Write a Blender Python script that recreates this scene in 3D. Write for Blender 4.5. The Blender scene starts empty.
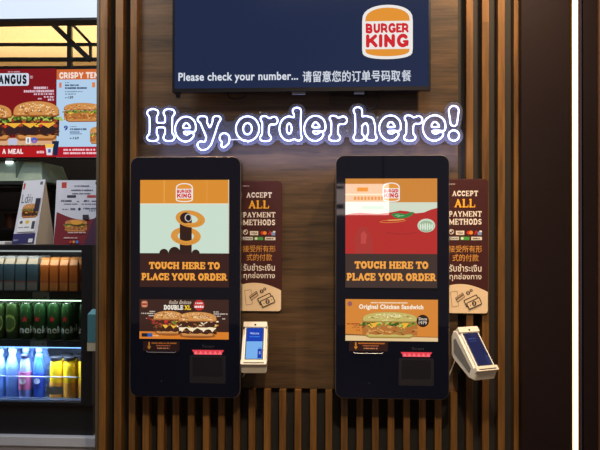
import bpy, math, random
import numpy as np
from mathutils import Vector, Matrix
from mathutils.geometry import tessellate_polygon

C = bpy.context.scene.collection
SC = bpy.context.scene
random.seed(7)
R = math.radians

# ------------------------------------------------------------------ camera
FPX = 693.0
YAW, PITCH, ROLL = math.atan(0.0566), R(0.45), R(0.12)
CAM = Vector((0.147, -2.6, 1.45))
cam_d = bpy.data.cameras.new('camera')
cam_d.sensor_width = 36.0
cam_d.lens = FPX * 36.0 / 600.0
cam_d.clip_start = 0.02
cam = bpy.data.objects.new('camera', cam_d)
C.objects.link(cam)
CM = Matrix.Rotation(YAW, 4, 'Z') @ Matrix.Rotation(math.pi / 2 + PITCH, 4, 'X') @ Matrix.Rotation(ROLL, 4, 'Z')
cam.matrix_world = Matrix.Translation(CAM) @ CM
SC.camera = cam

# ------------------------------------------------------------------ world and exposure
SC.view_settings.view_transform = 'Standard'
SC.view_settings.look = 'None'
SC.view_settings.exposure = 0.0
SC.view_settings.gamma = 1.0
SC.view_settings.use_curve_mapping = False
w = bpy.data.worlds.new('world')
SC.world = w
w.use_nodes = True
w.node_tree.nodes['Background'].inputs[0].default_value = (1.0, 0.78, 0.6, 1)
w.node_tree.nodes['Background'].inputs[1].default_value = 0.22


# ------------------------------------------------------------------ lights of the place, plus an added neon fill
def area(name, loc, target, sx, sy, energy, col):
    l = bpy.data.lights.new(name, 'AREA')
    l.shape = 'RECTANGLE'
    l.size, l.size_y = sx, sy
    l.energy = energy
    l.color = col
    o = bpy.data.objects.new(name, l)
    C.objects.link(o)
    o.location = loc
    o.rotation_euler = (Vector(target) - Vector(loc)).to_track_quat('-Z', 'Y').to_euler()
    return o


def spot(name, loc, target, energy, col, ang=60, blend=0.8, rad=0.05):
    l = bpy.data.lights.new(name, 'SPOT')
    l.energy = energy
    l.color = col
    l.spot_size = R(ang)
    l.spot_blend = blend
    l.shadow_soft_size = rad
    o = bpy.data.objects.new(name, l)
    C.objects.link(o)
    o.location = loc
    o.rotation_euler = (Vector(target) - Vector(loc)).to_track_quat('-Z', 'Y').to_euler()
    return o


spot('downlight_right', (0.80, -0.62, 3.15), (0.64, 0.0, 1.95), 215, (1.0, 0.70, 0.42), 58, 1.0)
spot('downlight_left', (-0.465, -0.075, 3.2), (-0.64, 0.0, 2.0), 90, (1.0, 0.62, 0.32), 56, 1.0)
spot('downlight_low', (0.3, -2.0, 3.2), (0.25, 0.0, 0.6), 175, (1.0, 0.78, 0.52), 50, 1.0)
area('hall_light', (0.35, -1.95, 3.25), (0.2, 0.0, 1.2), 1.4, 0.4, 30, (1.0, 0.80, 0.60))
area('kitchen_cove_light', (-1.75, 1.95, 3.18), (-1.75, 2.6, 2.75), 2.4, 0.25, 16, (1.0, 0.86, 0.64))
area('kitchen_light', (-1.4, 1.2, 3.2), (-1.5, 1.3, 1.3), 0.8, 0.8, 9, (0.9, 0.95, 1.0))
area('counter_light', (-1.25, -0.75, 3.1), (-1.1, 0.3, 1.3), 0.5, 0.5, 27, (0.86, 0.93, 1.0))
area('neon_spill_fill', (0.03, -0.062, 1.745), (0.03, 1.0, 1.745), 1.16, 0.10, 1.3, (0.55, 0.58, 1.0))  # added light, stands in for the glow the tubes throw on the wall


# ------------------------------------------------------------------ pixel to place
def ray(px, py):
    return (CM @ Vector(((px - 300) / FPX, -(py - 225) / FPX, -1.0, 0.0))).to_3d()


def P(px, py, Y):
    d = ray(px, py)
    t = (Y - CAM.y) / d.y
    return CAM + d * t


def X(px, Y, py=225):
    return P(px, py, Y).x


def Z(py, Y, px=300):
    return P(px, py, Y).z


def ZL(py, Y):
    return P(45, py, Y).z


# ------------------------------------------------------------------ materials
def lin(c):
    return tuple(((x / 255) / 12.92 if x / 255 <= 0.04045 else ((x / 255 + 0.055) / 1.055) ** 2.4) for x in c[:3])


MC = {}


def mat(col, rough=0.5, metal=0.0, ior=1.5, emit=None, strength=1.0, coat=0.0, noise=0.06, name=None):
    key = (col, rough, metal, ior, emit, strength, coat, noise)
    if key in MC:
        return MC[key]
    m = bpy.data.materials.new(name or 'surface')
    m.use_nodes = True
    nt = m.node_tree
    b = nt.nodes['Principled BSDF']
    b.inputs['Roughness'].default_value = rough
    b.inputs['Metallic'].default_value = metal
    b.inputs['IOR'].default_value = ior
    b.inputs['Coat Weight'].default_value = coat
    L = lin(col)
    if noise and not emit:
        tc = nt.nodes.new('ShaderNodeTexCoord')
        n = nt.nodes.new('ShaderNodeTexNoise')
        n.inputs['Scale'].default_value = 35
        n.inputs['Detail'].default_value = 4
        mx = nt.nodes.new('ShaderNodeMix')
        mx.data_type = 'RGBA'
        mx.inputs[6].default_value = tuple(v * (1 - noise) for v in L) + (1,)
        mx.inputs[7].default_value = tuple(min(1, v * (1 + noise)) for v in L) + (1,)
        nt.links.new(tc.outputs['Object'], n.inputs['Vector'])
        nt.links.new(n.outputs['Fac'], mx.inputs[0])
        nt.links.new(mx.outputs[2], b.inputs['Base Color'])
    else:
        b.inputs['Base Color'].default_value = L + (1,)
    if emit:
        b.inputs['Emission Color'].default_value = lin(emit) + (1,)
        b.inputs['Emission Strength'].default_value = strength
    MC[key] = m
    return m


def em(col, strength=1.0, rough=0.06, ior=1.45):
    """a lit display pixel behind glossy glass"""
    return mat((8, 8, 8), rough, 0, ior, emit=col, strength=strength, noise=0)


def dif(col, rough=0.55):
    return mat(col, rough)


def wood(name, dark, light, horizontal, block=False, rough=0.42):
    m = bpy.data.materials.new(name)
    m.use_nodes = True
    nt = m.node_tree
    N, Lk = nt.nodes, nt.links
    b = N['Principled BSDF']
    b.inputs['Roughness'].default_value = rough
    b.inputs['Specular IOR Level'].default_value = 0.35
    tc = N.new('ShaderNodeTexCoord')
    mp = N.new('ShaderNodeMapping')
    mp.inputs['Scale'].default_value = (2.2, 4, 44) if horizontal else (40, 12, 1.7)
    n = N.new('ShaderNodeTexNoise')
    n.inputs['Scale'].default_value = 2.6
    n.inputs['Detail'].default_value = 9
    n.inputs['Roughness'].default_value = 0.62
    n.inputs['Distortion'].default_value = 0.6
    n2 = N.new('ShaderNodeTexNoise')
    mp2 = N.new('ShaderNodeMapping')
    mp2.inputs['Scale'].default_value = (0.9, 1, 7) if horizontal else (9, 4, 1.1)
    n2.inputs['Scale'].default_value = 3
    n2.inputs['Detail'].default_value = 3
    Lk.new(tc.outputs['Object'], mp.inputs['Vector'])
    Lk.new(tc.outputs['Object'], mp2.inputs['Vector'])
    Lk.new(mp.outputs[0], n.inputs['Vector'])
    Lk.new(mp2.outputs[0], n2.inputs['Vector'])
    add = N.new('ShaderNodeMath')
    add.operation = 'ADD'
    Lk.new(n.outputs['Fac'], add.inputs[0])
    Lk.new(n2.outputs['Fac'], add.inputs[1])
    src = add.outputs[0]
    # tone of each board / slat
    sep = N.new('ShaderNodeSeparateXYZ')
    Lk.new(tc.outputs['Object'], sep.inputs[0])

    def math_(op, a, v):
        k = N.new('ShaderNodeMath')
        k.operation = op
        Lk.new(a, k.inputs[0])
        k.inputs[1].default_value = v
        return k.outputs[0]
    if horizontal:
        row = math_('FLOOR', math_('MULTIPLY', sep.outputs['Z'], 1 / 0.213), 0)
        cx = N.new('ShaderNodeMath')
        cx.operation = 'ADD'
        Lk.new(math_('MULTIPLY', sep.outputs['X'], 1 / 0.83), cx.inputs[0])
        Lk.new(math_('MULTIPLY', row, 0.37), cx.inputs[1])
        colm = math_('FLOOR', cx.outputs[0], 0)
    else:
        row = math_('FLOOR', math_('MULTIPLY', sep.outputs['X'], 1 / 0.0577), 0)
        colm = math_('FLOOR', math_('MULTIPLY', sep.outputs['Z'], 0.9), 0)
    cb = N.new('ShaderNodeCombineXYZ')
    Lk.new(row, cb.inputs[0])
    Lk.new(colm, cb.inputs[1])
    wn = N.new('ShaderNodeTexWhiteNoise')
    Lk.new(cb.outputs[0], wn.inputs['Vector'])
    t = math_('MULTIPLY', wn.outputs['Value'], 0.34)
    s2 = N.new('ShaderNodeMath')
    s2.operation = 'ADD'
    Lk.new(src, s2.inputs[0])
    Lk.new(t, s2.inputs[1])
    rng = N.new('ShaderNodeMapRange')
    rng.inputs['From Min'].default_value = 0.78
    rng.inputs['From Max'].default_value = 1.55
    Lk.new(s2.outputs[0], rng.inputs['Value'])
    mx = N.new('ShaderNodeMix')
    mx.data_type = 'RGBA'
    mx.inputs[6].default_value = lin(dark) + (1,)
    mx.inputs[7].default_value = lin(light) + (1,)
    Lk.new(rng.outputs[0], mx.inputs[0])
    Lk.new(mx.outputs[2], b.inputs['Base Color'])
    bp = N.new('ShaderNodeBump')
    bp.inputs['Strength'].default_value = 0.12
    bp.inputs['Distance'].default_value = 0.002
    Lk.new(n.outputs['Fac'], bp.inputs['Height'])
    Lk.new(bp.outputs[0], b.inputs['Normal'])
    return m


M_PANEL = wood('walnut_laminate', (42, 32, 22), (100, 75, 50), True)
M_SLAT = wood('oak_slat', (70, 47, 22), (134, 93, 46), False)
M_BACK = mat((27, 23, 21), 0.8, noise=0.15, name='dark_backing')
M_DARK = mat((28, 18, 19), 0.5, noise=0.12, name='dark_brown_laminate')
M_DARK.node_tree.nodes['Principled BSDF'].inputs['Specular IOR Level'].default_value = 0.15
M_BLACK = mat((16, 17, 22), 0.35, name='black_plastic')
M_GLOSS = mat((10, 14, 31), 0.03, ior=1.45, noise=0, name='black_glass_blue_sheen')  # navy base colour carries a bluish reflection on the black glass
M_RIM = mat((150, 140, 132), 0.3, metal=0.9, name='brushed_rim')
M_STEEL = mat((175, 185, 180), 0.32, metal=0.85, name='stainless')
M_WHITE = mat((226, 224, 220), 0.4, name='white_plastic')
M_IVORY = mat((222, 214, 200), 0.38, name='ivory_plastic')
M_GREYP = mat((120, 118, 116), 0.4, name='grey_plastic')


def glass_mat(name, tint=(1, 1, 1), gloss=0.08, rough=0.02):
    m = bpy.data.materials.new(name)
    m.use_nodes = True
    nt = m.node_tree
    nt.nodes.clear()
    o = nt.nodes.new('ShaderNodeOutputMaterial')
    tr = nt.nodes.new('ShaderNodeBsdfTransparent')
    tr.inputs[0].default_value = tint + (1,)
    gl = nt.nodes.new('ShaderNodeBsdfGlossy')
    gl.inputs['Roughness'].default_value = rough
    fr = nt.nodes.new('ShaderNodeFresnel')
    fr.inputs[0].default_value = 1.45
    mx = nt.nodes.new('ShaderNodeMixShader')
    nt.links.new(fr.outputs[0], mx.inputs[0])
    nt.links.new(tr.outputs[0], mx.inputs[1])
    nt.links.new(gl.outputs[0], mx.inputs[2])
    nt.links.new(mx.outputs[0], o.inputs[0])
    return m


M_GLASS = glass_mat('door_glass', (0.93, 0.96, 0.95))


def acrylic_mat():
    m = bpy.data.materials.new('clear_acrylic')
    m.use_nodes = True
    nt = m.node_tree
    nt.nodes.clear()
    o = nt.nodes.new('ShaderNodeOutputMaterial')
    tr = nt.nodes.new('ShaderNodeBsdfTransparent')
    tr.inputs[0].default_value = (0.80, 0.83, 0.9, 1)
    p = nt.nodes.new('ShaderNodeBsdfPrincipled')
    p.inputs['Base Color'].default_value = (0.16, 0.17, 0.24, 1)
    p.inputs['Roughness'].default_value = 0.25
    mx = nt.nodes.new('ShaderNodeMixShader')
    mx.inputs[0].default_value = 0.30
    nt.links.new(tr.outputs[0], mx.inputs[1])
    nt.links.new(p.outputs[0], mx.inputs[2])
    nt.links.new(mx.outputs[0], o.inputs[0])
    return m


M_ACR = acrylic_mat()


# ------------------------------------------------------------------ mesh builder
def origin_of(o):
    v = Vector((0, 0, 0))
    while o is not None:
        v += o.location
        o = o.parent
    return v


class MB:
    def __init__(s):
        s.v, s.f, s.mi, s.mats = [], [], [], []

    def add(s, vs, fs, m):
        if m not in s.mats:
            s.mats.append(m)
        k = s.mats.index(m)
        n = len(s.v)
        s.v += [Vector(v) for v in vs]
        s.f += [tuple(i + n for i in f) for f in fs]
        s.mi += [k] * len(fs)
        return s

    def box(s, x0, x1, y0, y1, z0, z1, m):
        vs = [(x, y, z) for z in (z0, z1) for y in (y0, y1) for x in (x0, x1)]
        fs = [(0, 2, 3, 1), (4, 5, 7, 6), (0, 1, 5, 4), (2, 6, 7, 3), (0, 4, 6, 2), (1, 3, 7, 5)]
        return s.add(vs, fs, m)

    def slab(s, loops, yf, yb, m, ch=0.0):
        """loops of (x,z) in the wall plane extruded from yf (front) to yb; first is the outline, others holes"""
        tri = tessellate_polygon([[Vector((x, z, 0)) for x, z in l] for l in loops])
        flat = [p for l in loops for p in l]
        n = len(flat)
        vs = [(x, yf, z) for x, z in flat] + [(x, yb, z) for x, z in flat]
        fs = [tuple(t) for t in tri] + [tuple(i + n for i in reversed(t)) for t in tri]
        k = 0
        for l in loops:
            for i in range(len(l)):
                a, b = k + i, k + (i + 1) % len(l)
                fs.append((a, b, b + n, a + n))
            k += len(l)
        return s.add(vs, fs, m)

    def rslab(s, x0, x1, z0, z1, r, yf, yb, m, ch=0.002):
        """rounded slab with a chamfered front edge"""
        def loop(d, y):
            return [(x, y, z) for x, z in rrect(x0 + d, x1 - d, z0 + d, z1 - d, max(r - d, 0.0005))]
        rings = [loop(ch, yf), loop(0, yf + ch), loop(0, yb)]
        n = len(rings[0])
        vs = [p for l in rings for p in l]
        fs = [tuple(range(n))[::-1], tuple(range(2 * n, 3 * n))]
        for q in range(2):
            for i in range(n):
                j = (i + 1) % n
                fs.append((q * n + i, q * n + j, (q + 1) * n + j, (q + 1) * n + i))
        return s.add(vs, fs, m)

    def lathe(s, prof, c, m, n=20, sx=1, sy=1):
        vs, fs = [], []
        for r, z in prof:
            for i in range(n):
                a = 2 * math.pi * i / n
                vs.append((c[0] + r * math.cos(a) * sx, c[1] + r * math.sin(a) * sy, c[2] + z))
        for q in range(len(prof) - 1):
            for i in range(n):
                j = (i + 1) % n
                fs.append((q * n + i, q * n + j, (q + 1) * n + j, (q + 1) * n + i))
        fs.append(tuple(range(n))[::-1])
        k = (len(prof) - 1) * n
        fs.append(tuple(range(k, k + n)))
        return s.add(vs, fs, m)

    def tube(s, pts, r, m, closed=False, n=8):
        pts = [Vector(p) for p in pts]
        L = len(pts)
        vs, fs = [], []
        nrm = None
        for i, p in enumerate(pts):
            a = pts[(i - 1) % L] if (closed or i > 0) else pts[i]
            b = pts[(i + 1) % L] if (closed or i < L - 1) else pts[i]
            t = (b - a)
            t = t.normalized() if t.length > 1e-9 else Vector((0, 0, 1))
            if nrm is None:
                nrm = Vector((0, 1, 0)) if abs(t.y) < 0.9 else Vector((1, 0, 0))
            nrm = (nrm - t * nrm.dot(t)).normalized()
            bn = t.cross(nrm)
            for k in range(n):
                q = 2 * math.pi * k / n
                vs.append(p + (nrm * math.cos(q) + bn * math.sin(q)) * r)
        for i in range(L if closed else L - 1):
            j = (i + 1) % L
            for k in range(n):
                k2 = (k + 1) % n
                fs.append((i * n + k, i * n + k2, j * n + k2, j * n + k))
        if not closed:
            fs.append(tuple(range(n))[::-1])
            fs.append(tuple(range((L - 1) * n, L * n)))
        return s.add(vs, fs, m)

    def build(s, name, parent=None, smooth=False, bevel=0.0, loc=None, local=False):
        if parent is not None:
            off = Vector((0, 0, 0)) if local else origin_of(parent)
            loc = Vector((0, 0, 0))
        else:
            if loc is None:
                xs, ys, zs = zip(*[tuple(v) for v in s.v])
                loc = Vector(((min(xs) + max(xs)) / 2, (min(ys) + max(ys)) / 2, min(zs)))
            loc = Vector(loc)
            off = Vector((0, 0, 0)) if local else loc
        me = bpy.data.meshes.new(name)
        me.from_pydata([tuple(v - off) for v in s.v], [], s.f)
        for m in s.mats:
            me.materials.append(m)
        me.polygons.foreach_set('material_index', s.mi)
        if smooth:
            me.polygons.foreach_set('use_smooth', [True] * len(me.polygons))
        me.update()
        if smooth:
            try:
                me.set_sharp_from_angle(angle=R(42))
            except Exception:
                pass
        o = bpy.data.objects.new(name, me)
        C.objects.link(o)
        o.location = loc
        o.parent = parent
        if bevel:
            b = o.modifiers.new('bevel', 'BEVEL')
            b.width = bevel
            b.segments = 2
            b.limit_method = 'ANGLE'
        return o


def rrect(x0, x1, z0, z1, r, n=8):
    out = []
    for cx, cz, a0 in ((x1 - r, z1 - r, 0), (x0 + r, z1 - r, 90), (x0 + r, z0 + r, 180), (x1 - r, z0 + r, 270)):
        for i in range(n + 1):
            a = R(a0 + 90 * i / n)
            out.append((cx + r * math.cos(a), cz + r * math.sin(a)))
    return out


def tag(o, label=None, cat=None, group=None, kind=None):
    if label:
        o['label'] = label
    if cat:
        o['category'] = cat
    if group:
        o['group'] = group
    if kind:
        o['kind'] = kind
    return o


def empty(name, loc, label, cat, group=None):
    o = bpy.data.objects.new(name, None)
    o.empty_display_size = 0.05
    C.objects.link(o)
    o.location = loc
    return tag(o, label, cat, group)


def copy_tree(o, parent=None):
    c = o.copy()
    C.objects.link(c)
    c.parent = parent
    for ch in o.children:
        copy_tree(ch, c)
    return c


# ------------------------------------------------------------------ distance-field lettering
def arc(cx, cy, rx, ry, a0, a1, r0, r1=None, n=14):
    r1 = r0 if r1 is None else r1
    return [(cx + rx * math.cos(R(a0 + (a1 - a0) * i / n)), cy + ry * math.sin(R(a0 + (a1 - a0) * i / n)), r0 + (r1 - r0) * i / n) for i in range(n + 1)]


def field(chains, x0, x1, y0, y1, h, k=0.0):
    nx, ny = int((x1 - x0) / h) + 2, int((y1 - y0) / h) + 2
    gx, gy = np.meshgrid(x0 + np.arange(nx) * h, y0 + np.arange(ny) * h)
    D = None
    for ch in chains:
        d = None
        if len(ch) == 1:
            ch = [ch[0], (ch[0][0] + 1e-4, ch[0][1], ch[0][2])]
        for (ax, ay, ar), (bx, by, br) in zip(ch[:-1], ch[1:]):
            ux, uy = bx - ax, by - ay
            L = ux * ux + uy * uy + 1e-12
            t = np.clip(((gx - ax) * ux + (gy - ay) * uy) / L, 0, 1)
            q = np.hypot(gx - ax - ux * t, gy - ay - uy * t) - (ar + (br - ar) * t)
            d = q if d is None else np.minimum(d, q)
        if D is None:
            D = d
        elif k > 0:
            hh = np.clip(0.5 + 0.5 * (D - d) / k, 0, 1)
            D = D * (1 - hh) + d * hh - k * hh * (1 - hh)
        else:
            D = np.minimum(D, d)
    return D


def contours(D, x0, y0, h, level):
    F = D - level
    ny, nx = F.shape
    S = F < 0
    segs = {}

    def pt(e):
        (i0, j0), (i1, j1) = e
        a, b = F[i0, j0], F[i1, j1]
        t = a / (a - b)
        return (x0 + (j0 + (j1 - j0) * t) * h, y0 + (i0 + (i1 - i0) * t) * h)
    cells = np.argwhere((S[:-1, :-1] != S[1:, 1:]) | (S[:-1, 1:] != S[1:, :-1]) | (S[:-1, :-1] != S[:-1, 1:]))
    adj = {}
    for i, j in cells:
        c = [(i, j), (i, j + 1), (i + 1, j + 1), (i + 1, j)]
        es = []
        for q in range(4):
            a, b = c[q], c[(q + 1) % 4]
            if S[a] != S[b]:
                es.append((min(a, b), max(a, b)))
        if len(es) == 2:
            pr = [(es[0], es[1])]
        elif len(es) == 4:
            pr = [(es[0], es[1]), (es[2], es[3])]
        else:
            continue
        for a, b in pr:
            adj.setdefault(a, []).append(b)
            adj.setdefault(b, []).append(a)
    loops, seen = [], set()
    for st in adj:
        if st in seen:
            continue
        loop, cur, prev = [], st, None
        while cur not in seen:
            seen.add(cur)
            loop.append(pt(cur))
            nx_ = [e for e in adj[cur] if e != prev and e not in seen]
            if not nx_:
                break
            prev, cur = cur, nx_[0]
        if len(loop) > 5:
            loops.append(loop)
    return loops


def resample(loop, step):
    pts = [Vector(p) for p in loop]
    n = len(pts)
    seg = [(pts[(i + 1) % n] - pts[i]).length for i in range(n)]
    tot = sum(seg)
    k = max(8, int(tot / step))
    out, i, acc = [], 0, 0.0
    for q in range(k):
        t = tot * q / k
        while acc + seg[i] < t and i < n - 1:
            acc += seg[i]
            i += 1
        u = (t - acc) / seg[i] if seg[i] > 0 else 0
        out.append(tuple(pts[i].lerp(pts[(i + 1) % n], u)))
    return out


def area2(l):
    return sum(l[i][0] * l[(i + 1) % len(l)][1] - l[(i + 1) % len(l)][0] * l[i][1] for i in range(len(l))) / 2


def inside(p, l):
    c = False
    for i in range(len(l)):
        (x1, y1), (x2, y2) = l[i], l[i - 1]
        if (y1 > p[1]) != (y2 > p[1]) and p[0] < (x2 - x1) * (p[1] - y1) / (y2 - y1) + x1:
            c = not c
    return c


def nest(loops):
    """group loops as [outer, hole, hole...]"""
    loops = sorted(loops, key=lambda l: -abs(area2(l)))
    out = []
    for l in loops:
        for g in out:
            if inside(l[0], g[0]) and not any(inside(l[0], h) for h in g[1:]):
                g.append(l)
                break
        else:
            out.append([l])
    return out


def slab_glyph(ch, serif):
    h, s = 0.15, 0.085          # stem half width, serif half height
    t, b = 1 - s, s
    if not serif:
        h = s = 0.145
        t, b = 1 - s, s
    G = []

    def st(*p, r=h):
        G.append([(x, y, r) for x, y in p])

    def sf(x, y, a=0.23):
        if serif:
            G.append([(x - a + s, y, s), (x + a - s, y, s)])
    w = 0.95
    lo, hi = (0.12, 0.88) if serif else (h, 1 - h)
    if ch == 'T':
        st((0.08 if serif else 0.13, t - 0.02), (0.87 if serif else 0.77, t - 0.02), r=0.11 if serif else s)
        w = 0.95 if serif else 0.9
        st((w / 2, 0.85), (w / 2, lo))
        if serif:
            st((0.08, t), (0.08, 0.70), r=s)
            st((0.87, t), (0.87, 0.70), r=s)
        sf(w / 2, b, 0.27)
    elif ch == 'O':
        w = 1.0
        G.append(arc(0.5, 0.5, 0.34, 0.38, 0, 360, h, n=28))
    elif ch == 'C':
        w = 0.93
        G.append(arc(0.5, 0.5, 0.34, 0.37, 42, 318, h, n=24))
        if serif:
            st((0.82, 0.93), (0.82, 0.66), r=s)
    elif ch == 'G':
        w = 1.0
        G.append(arc(0.5, 0.5, 0.35, 0.37, 45, 345, h, n=24))
        st((0.58, 0.44), (0.84, 0.44), r=0.09)
        st((0.84, 0.42), (0.84, 0.2), r=0.12)
        if serif:
            st((0.80, 0.93), (0.80, 0.68), r=s)
    elif ch == 'U':
        w = 1.0
        st((0.22, hi), (0.22, 0.4))
        G.append(arc(0.5, 0.4, 0.28, 0.27, 180, 360, h, n=14))
        st((0.78, hi), (0.78, 0.4))
        sf(0.22, t), sf(0.78, t)
    elif ch == 'H':
        w = 1.06
        st((0.23, hi), (0.23, lo))
        st((0.83, hi), (0.83, lo))
        st((0.23, 0.5), (0.83, 0.5), r=0.1)
        for x in (0.23, 0.83):
            sf(x, t), sf(x, b)
    elif ch == 'I':
        w = 0.5 if serif else 0.32
        st((w / 2, hi), (w / 2, lo))
        sf(w / 2, t), sf(w / 2, b)
    elif ch in 'EFL':
        w = 0.88 if serif else 0.72
        st((0.23 if serif else h, hi), (0.23 if serif else h, lo))
        sf(0.2, t), sf(0.2, b)
        if ch != 'L':
            st((0.2, t), (w - 0.1, t), r=s if serif else 0.115)
            st((0.2, 0.5), (w - 0.26, 0.5), r=s if serif else 0.105)
            if serif:
                st((w - 0.09, t), (w - 0.09, 0.72), r=s)
                st((w - 0.26, 0.62), (w - 0.26, 0.38), r=0.06)
        if ch != 'F':
            st((0.2, b), (w - 0.1, b), r=s if serif else 0.115)
            if serif:
                st((w - 0.09, b), (w - 0.09, 0.3), r=s)
    elif ch in 'PRB':
        w = {'P': 0.88, 'R': 0.95, 'B': 0.92}[ch]
        x = 0.23 if serif else h
        st((x, hi), (x, lo))
        sf(0.2, t), sf(0.2, b)
        q = 0.30 if ch != 'B' else 0.27
        G.append([(x, t, s + 0.02)] + arc(0.5, 1 - s - 0.02 - q + 0.06, 0.2, q - 0.06, 90, -90, 0.13, n=10) + [(x, 0.46, 0.08)])
        if ch == 'B':
            G.append([(x, 0.46, 0.08)] + arc(0.54, 0.29, 0.2, 0.19, 90, -90, 0.14, n=10) + [(x, b, s)])
        if ch == 'R':
            st((0.5, 0.42), (0.74, lo), r=0.13)
            if serif:
                st((0.72, b), (0.94, b), r=s)
    elif ch == 'D':
        w = 1.0
        x = 0.23 if serif else h
        st((x, hi), (x, lo))
        sf(0.2, t), sf(0.2, b)
        G.append([(x, t, s)] + arc(0.48, 0.5, 0.34, 0.40, 90, -90, h, n=14) + [(x, b, s)])
    elif ch == 'A':
        w = 1.04
        st((0.2, lo), (0.52, 0.86), r=0.12)
        st((0.84, lo), (0.52, 0.86), r=h)
        st((0.3, 0.34), (0.75, 0.34), r=0.075)
        sf(0.19, b, 0.2), sf(0.85, b, 0.2)
    elif ch == 'Y':
        w = 1.02
        st((0.18, hi), (0.51, 0.46), r=h)
        st((0.84, hi), (0.51, 0.46), r=0.12)
        st((0.51, 0.46), (0.51, lo))
        sf(0.18, t, 0.2), sf(0.84, t, 0.2), sf(0.51, b, 0.25)
    elif ch == 'N':
        w = 1.06
        st((0.22, hi), (0.22, lo), r=0.12 if serif else h)
        st((0.82, hi), (0.82, lo), r=0.12 if serif else h)
        st((0.22, 0.84), (0.82, 0.16), r=h)
        sf(0.2, t, 0.2), sf(0.2, b), sf(0.84, t)
    elif ch == 'M':
        w = 1.3
        st((0.2, hi), (0.2, lo), r=0.12)
        st((1.08, hi), (1.08, lo), r=h)
        st((0.22, 0.84), (0.64, 0.2), r=0.13)
        st((1.06, 0.84), (0.64, 0.2), r=0.11)
        sf(0.18, t, 0.18), sf(0.2, b), sf(1.1, t, 0.18), sf(1.08, b)
    elif ch == 'K':
        w = 1.0
        x = 0.23 if serif else h
        st((x, hi), (x, lo))
        st((0.3, 0.48), (0.78, hi), r=0.135)
        st((0.42, 0.55), (0.82, lo), r=0.14)
        sf(0.2, t), sf(0.2, b), sf(0.8, t, 0.18), sf(0.84, b, 0.18)
    elif ch == 'X':
        w = 1.02
        st((0.18, hi), (0.84, lo))
        st((0.84, hi), (0.18, lo), r=0.12)
        sf(0.18, t, 0.2), sf(0.84, t, 0.2), sf(0.18, b, 0.2), sf(0.84, b, 0.2)
    elif ch == 'S':
        w = 0.86
        G.append(arc(0.43, 0.70, 0.25, 0.17, 30, 250, 0.125, n=10) + arc(0.43, 0.30, 0.26, 0.17, 70, -150, 0.135, n=10))
        if serif:
            st((0.72, 0.92), (0.72, 0.72), r=0.06)
            st((0.13, 0.08), (0.13, 0.28), r=0.06)
    return G, w


GC = {}


def glyph(ch, serif, thin=0.0):
    k = (ch, serif, thin)
    if k not in GC:
        G, w_ = slab_glyph(ch, serif)
        if not G:
            GC[k] = ([], 0.45)
        else:
            h = 0.022
            D = field(G, -0.15, w_ + 0.15, -0.15, 1.15, h)
            GC[k] = (nest([resample(l, 0.045) for l in contours(D, -0.15, -0.15, h, -thin)]), w_)
    return GC[k]


TC = {}


def sans_text(body, bold):
    """vertices and faces of a line set in the built-in face"""
    k = (body, bold)
    if k not in TC:
        c = bpy.data.curves.new('lettering', 'FONT')
        c.body = body
        c.resolution_u = 3
        c.offset = bold
        c.space_character = 1.0 + bold * 2.5
        o = bpy.data.objects.new('lettering', c)
        C.objects.link(o)
        bpy.context.view_layer.update()
        me = bpy.data.meshes.new_from_object(o.evaluated_get(bpy.context.evaluated_depsgraph_get()))
        TC[k] = ([(v.co.x, v.co.y) for v in me.vertices], [tuple(p.vertices) for p in me.polygons])
        bpy.data.objects.remove(o)
        bpy.data.curves.remove(c)
        bpy.data.meshes.remove(me)
    return TC[k]


EPS = 0.00035


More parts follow.
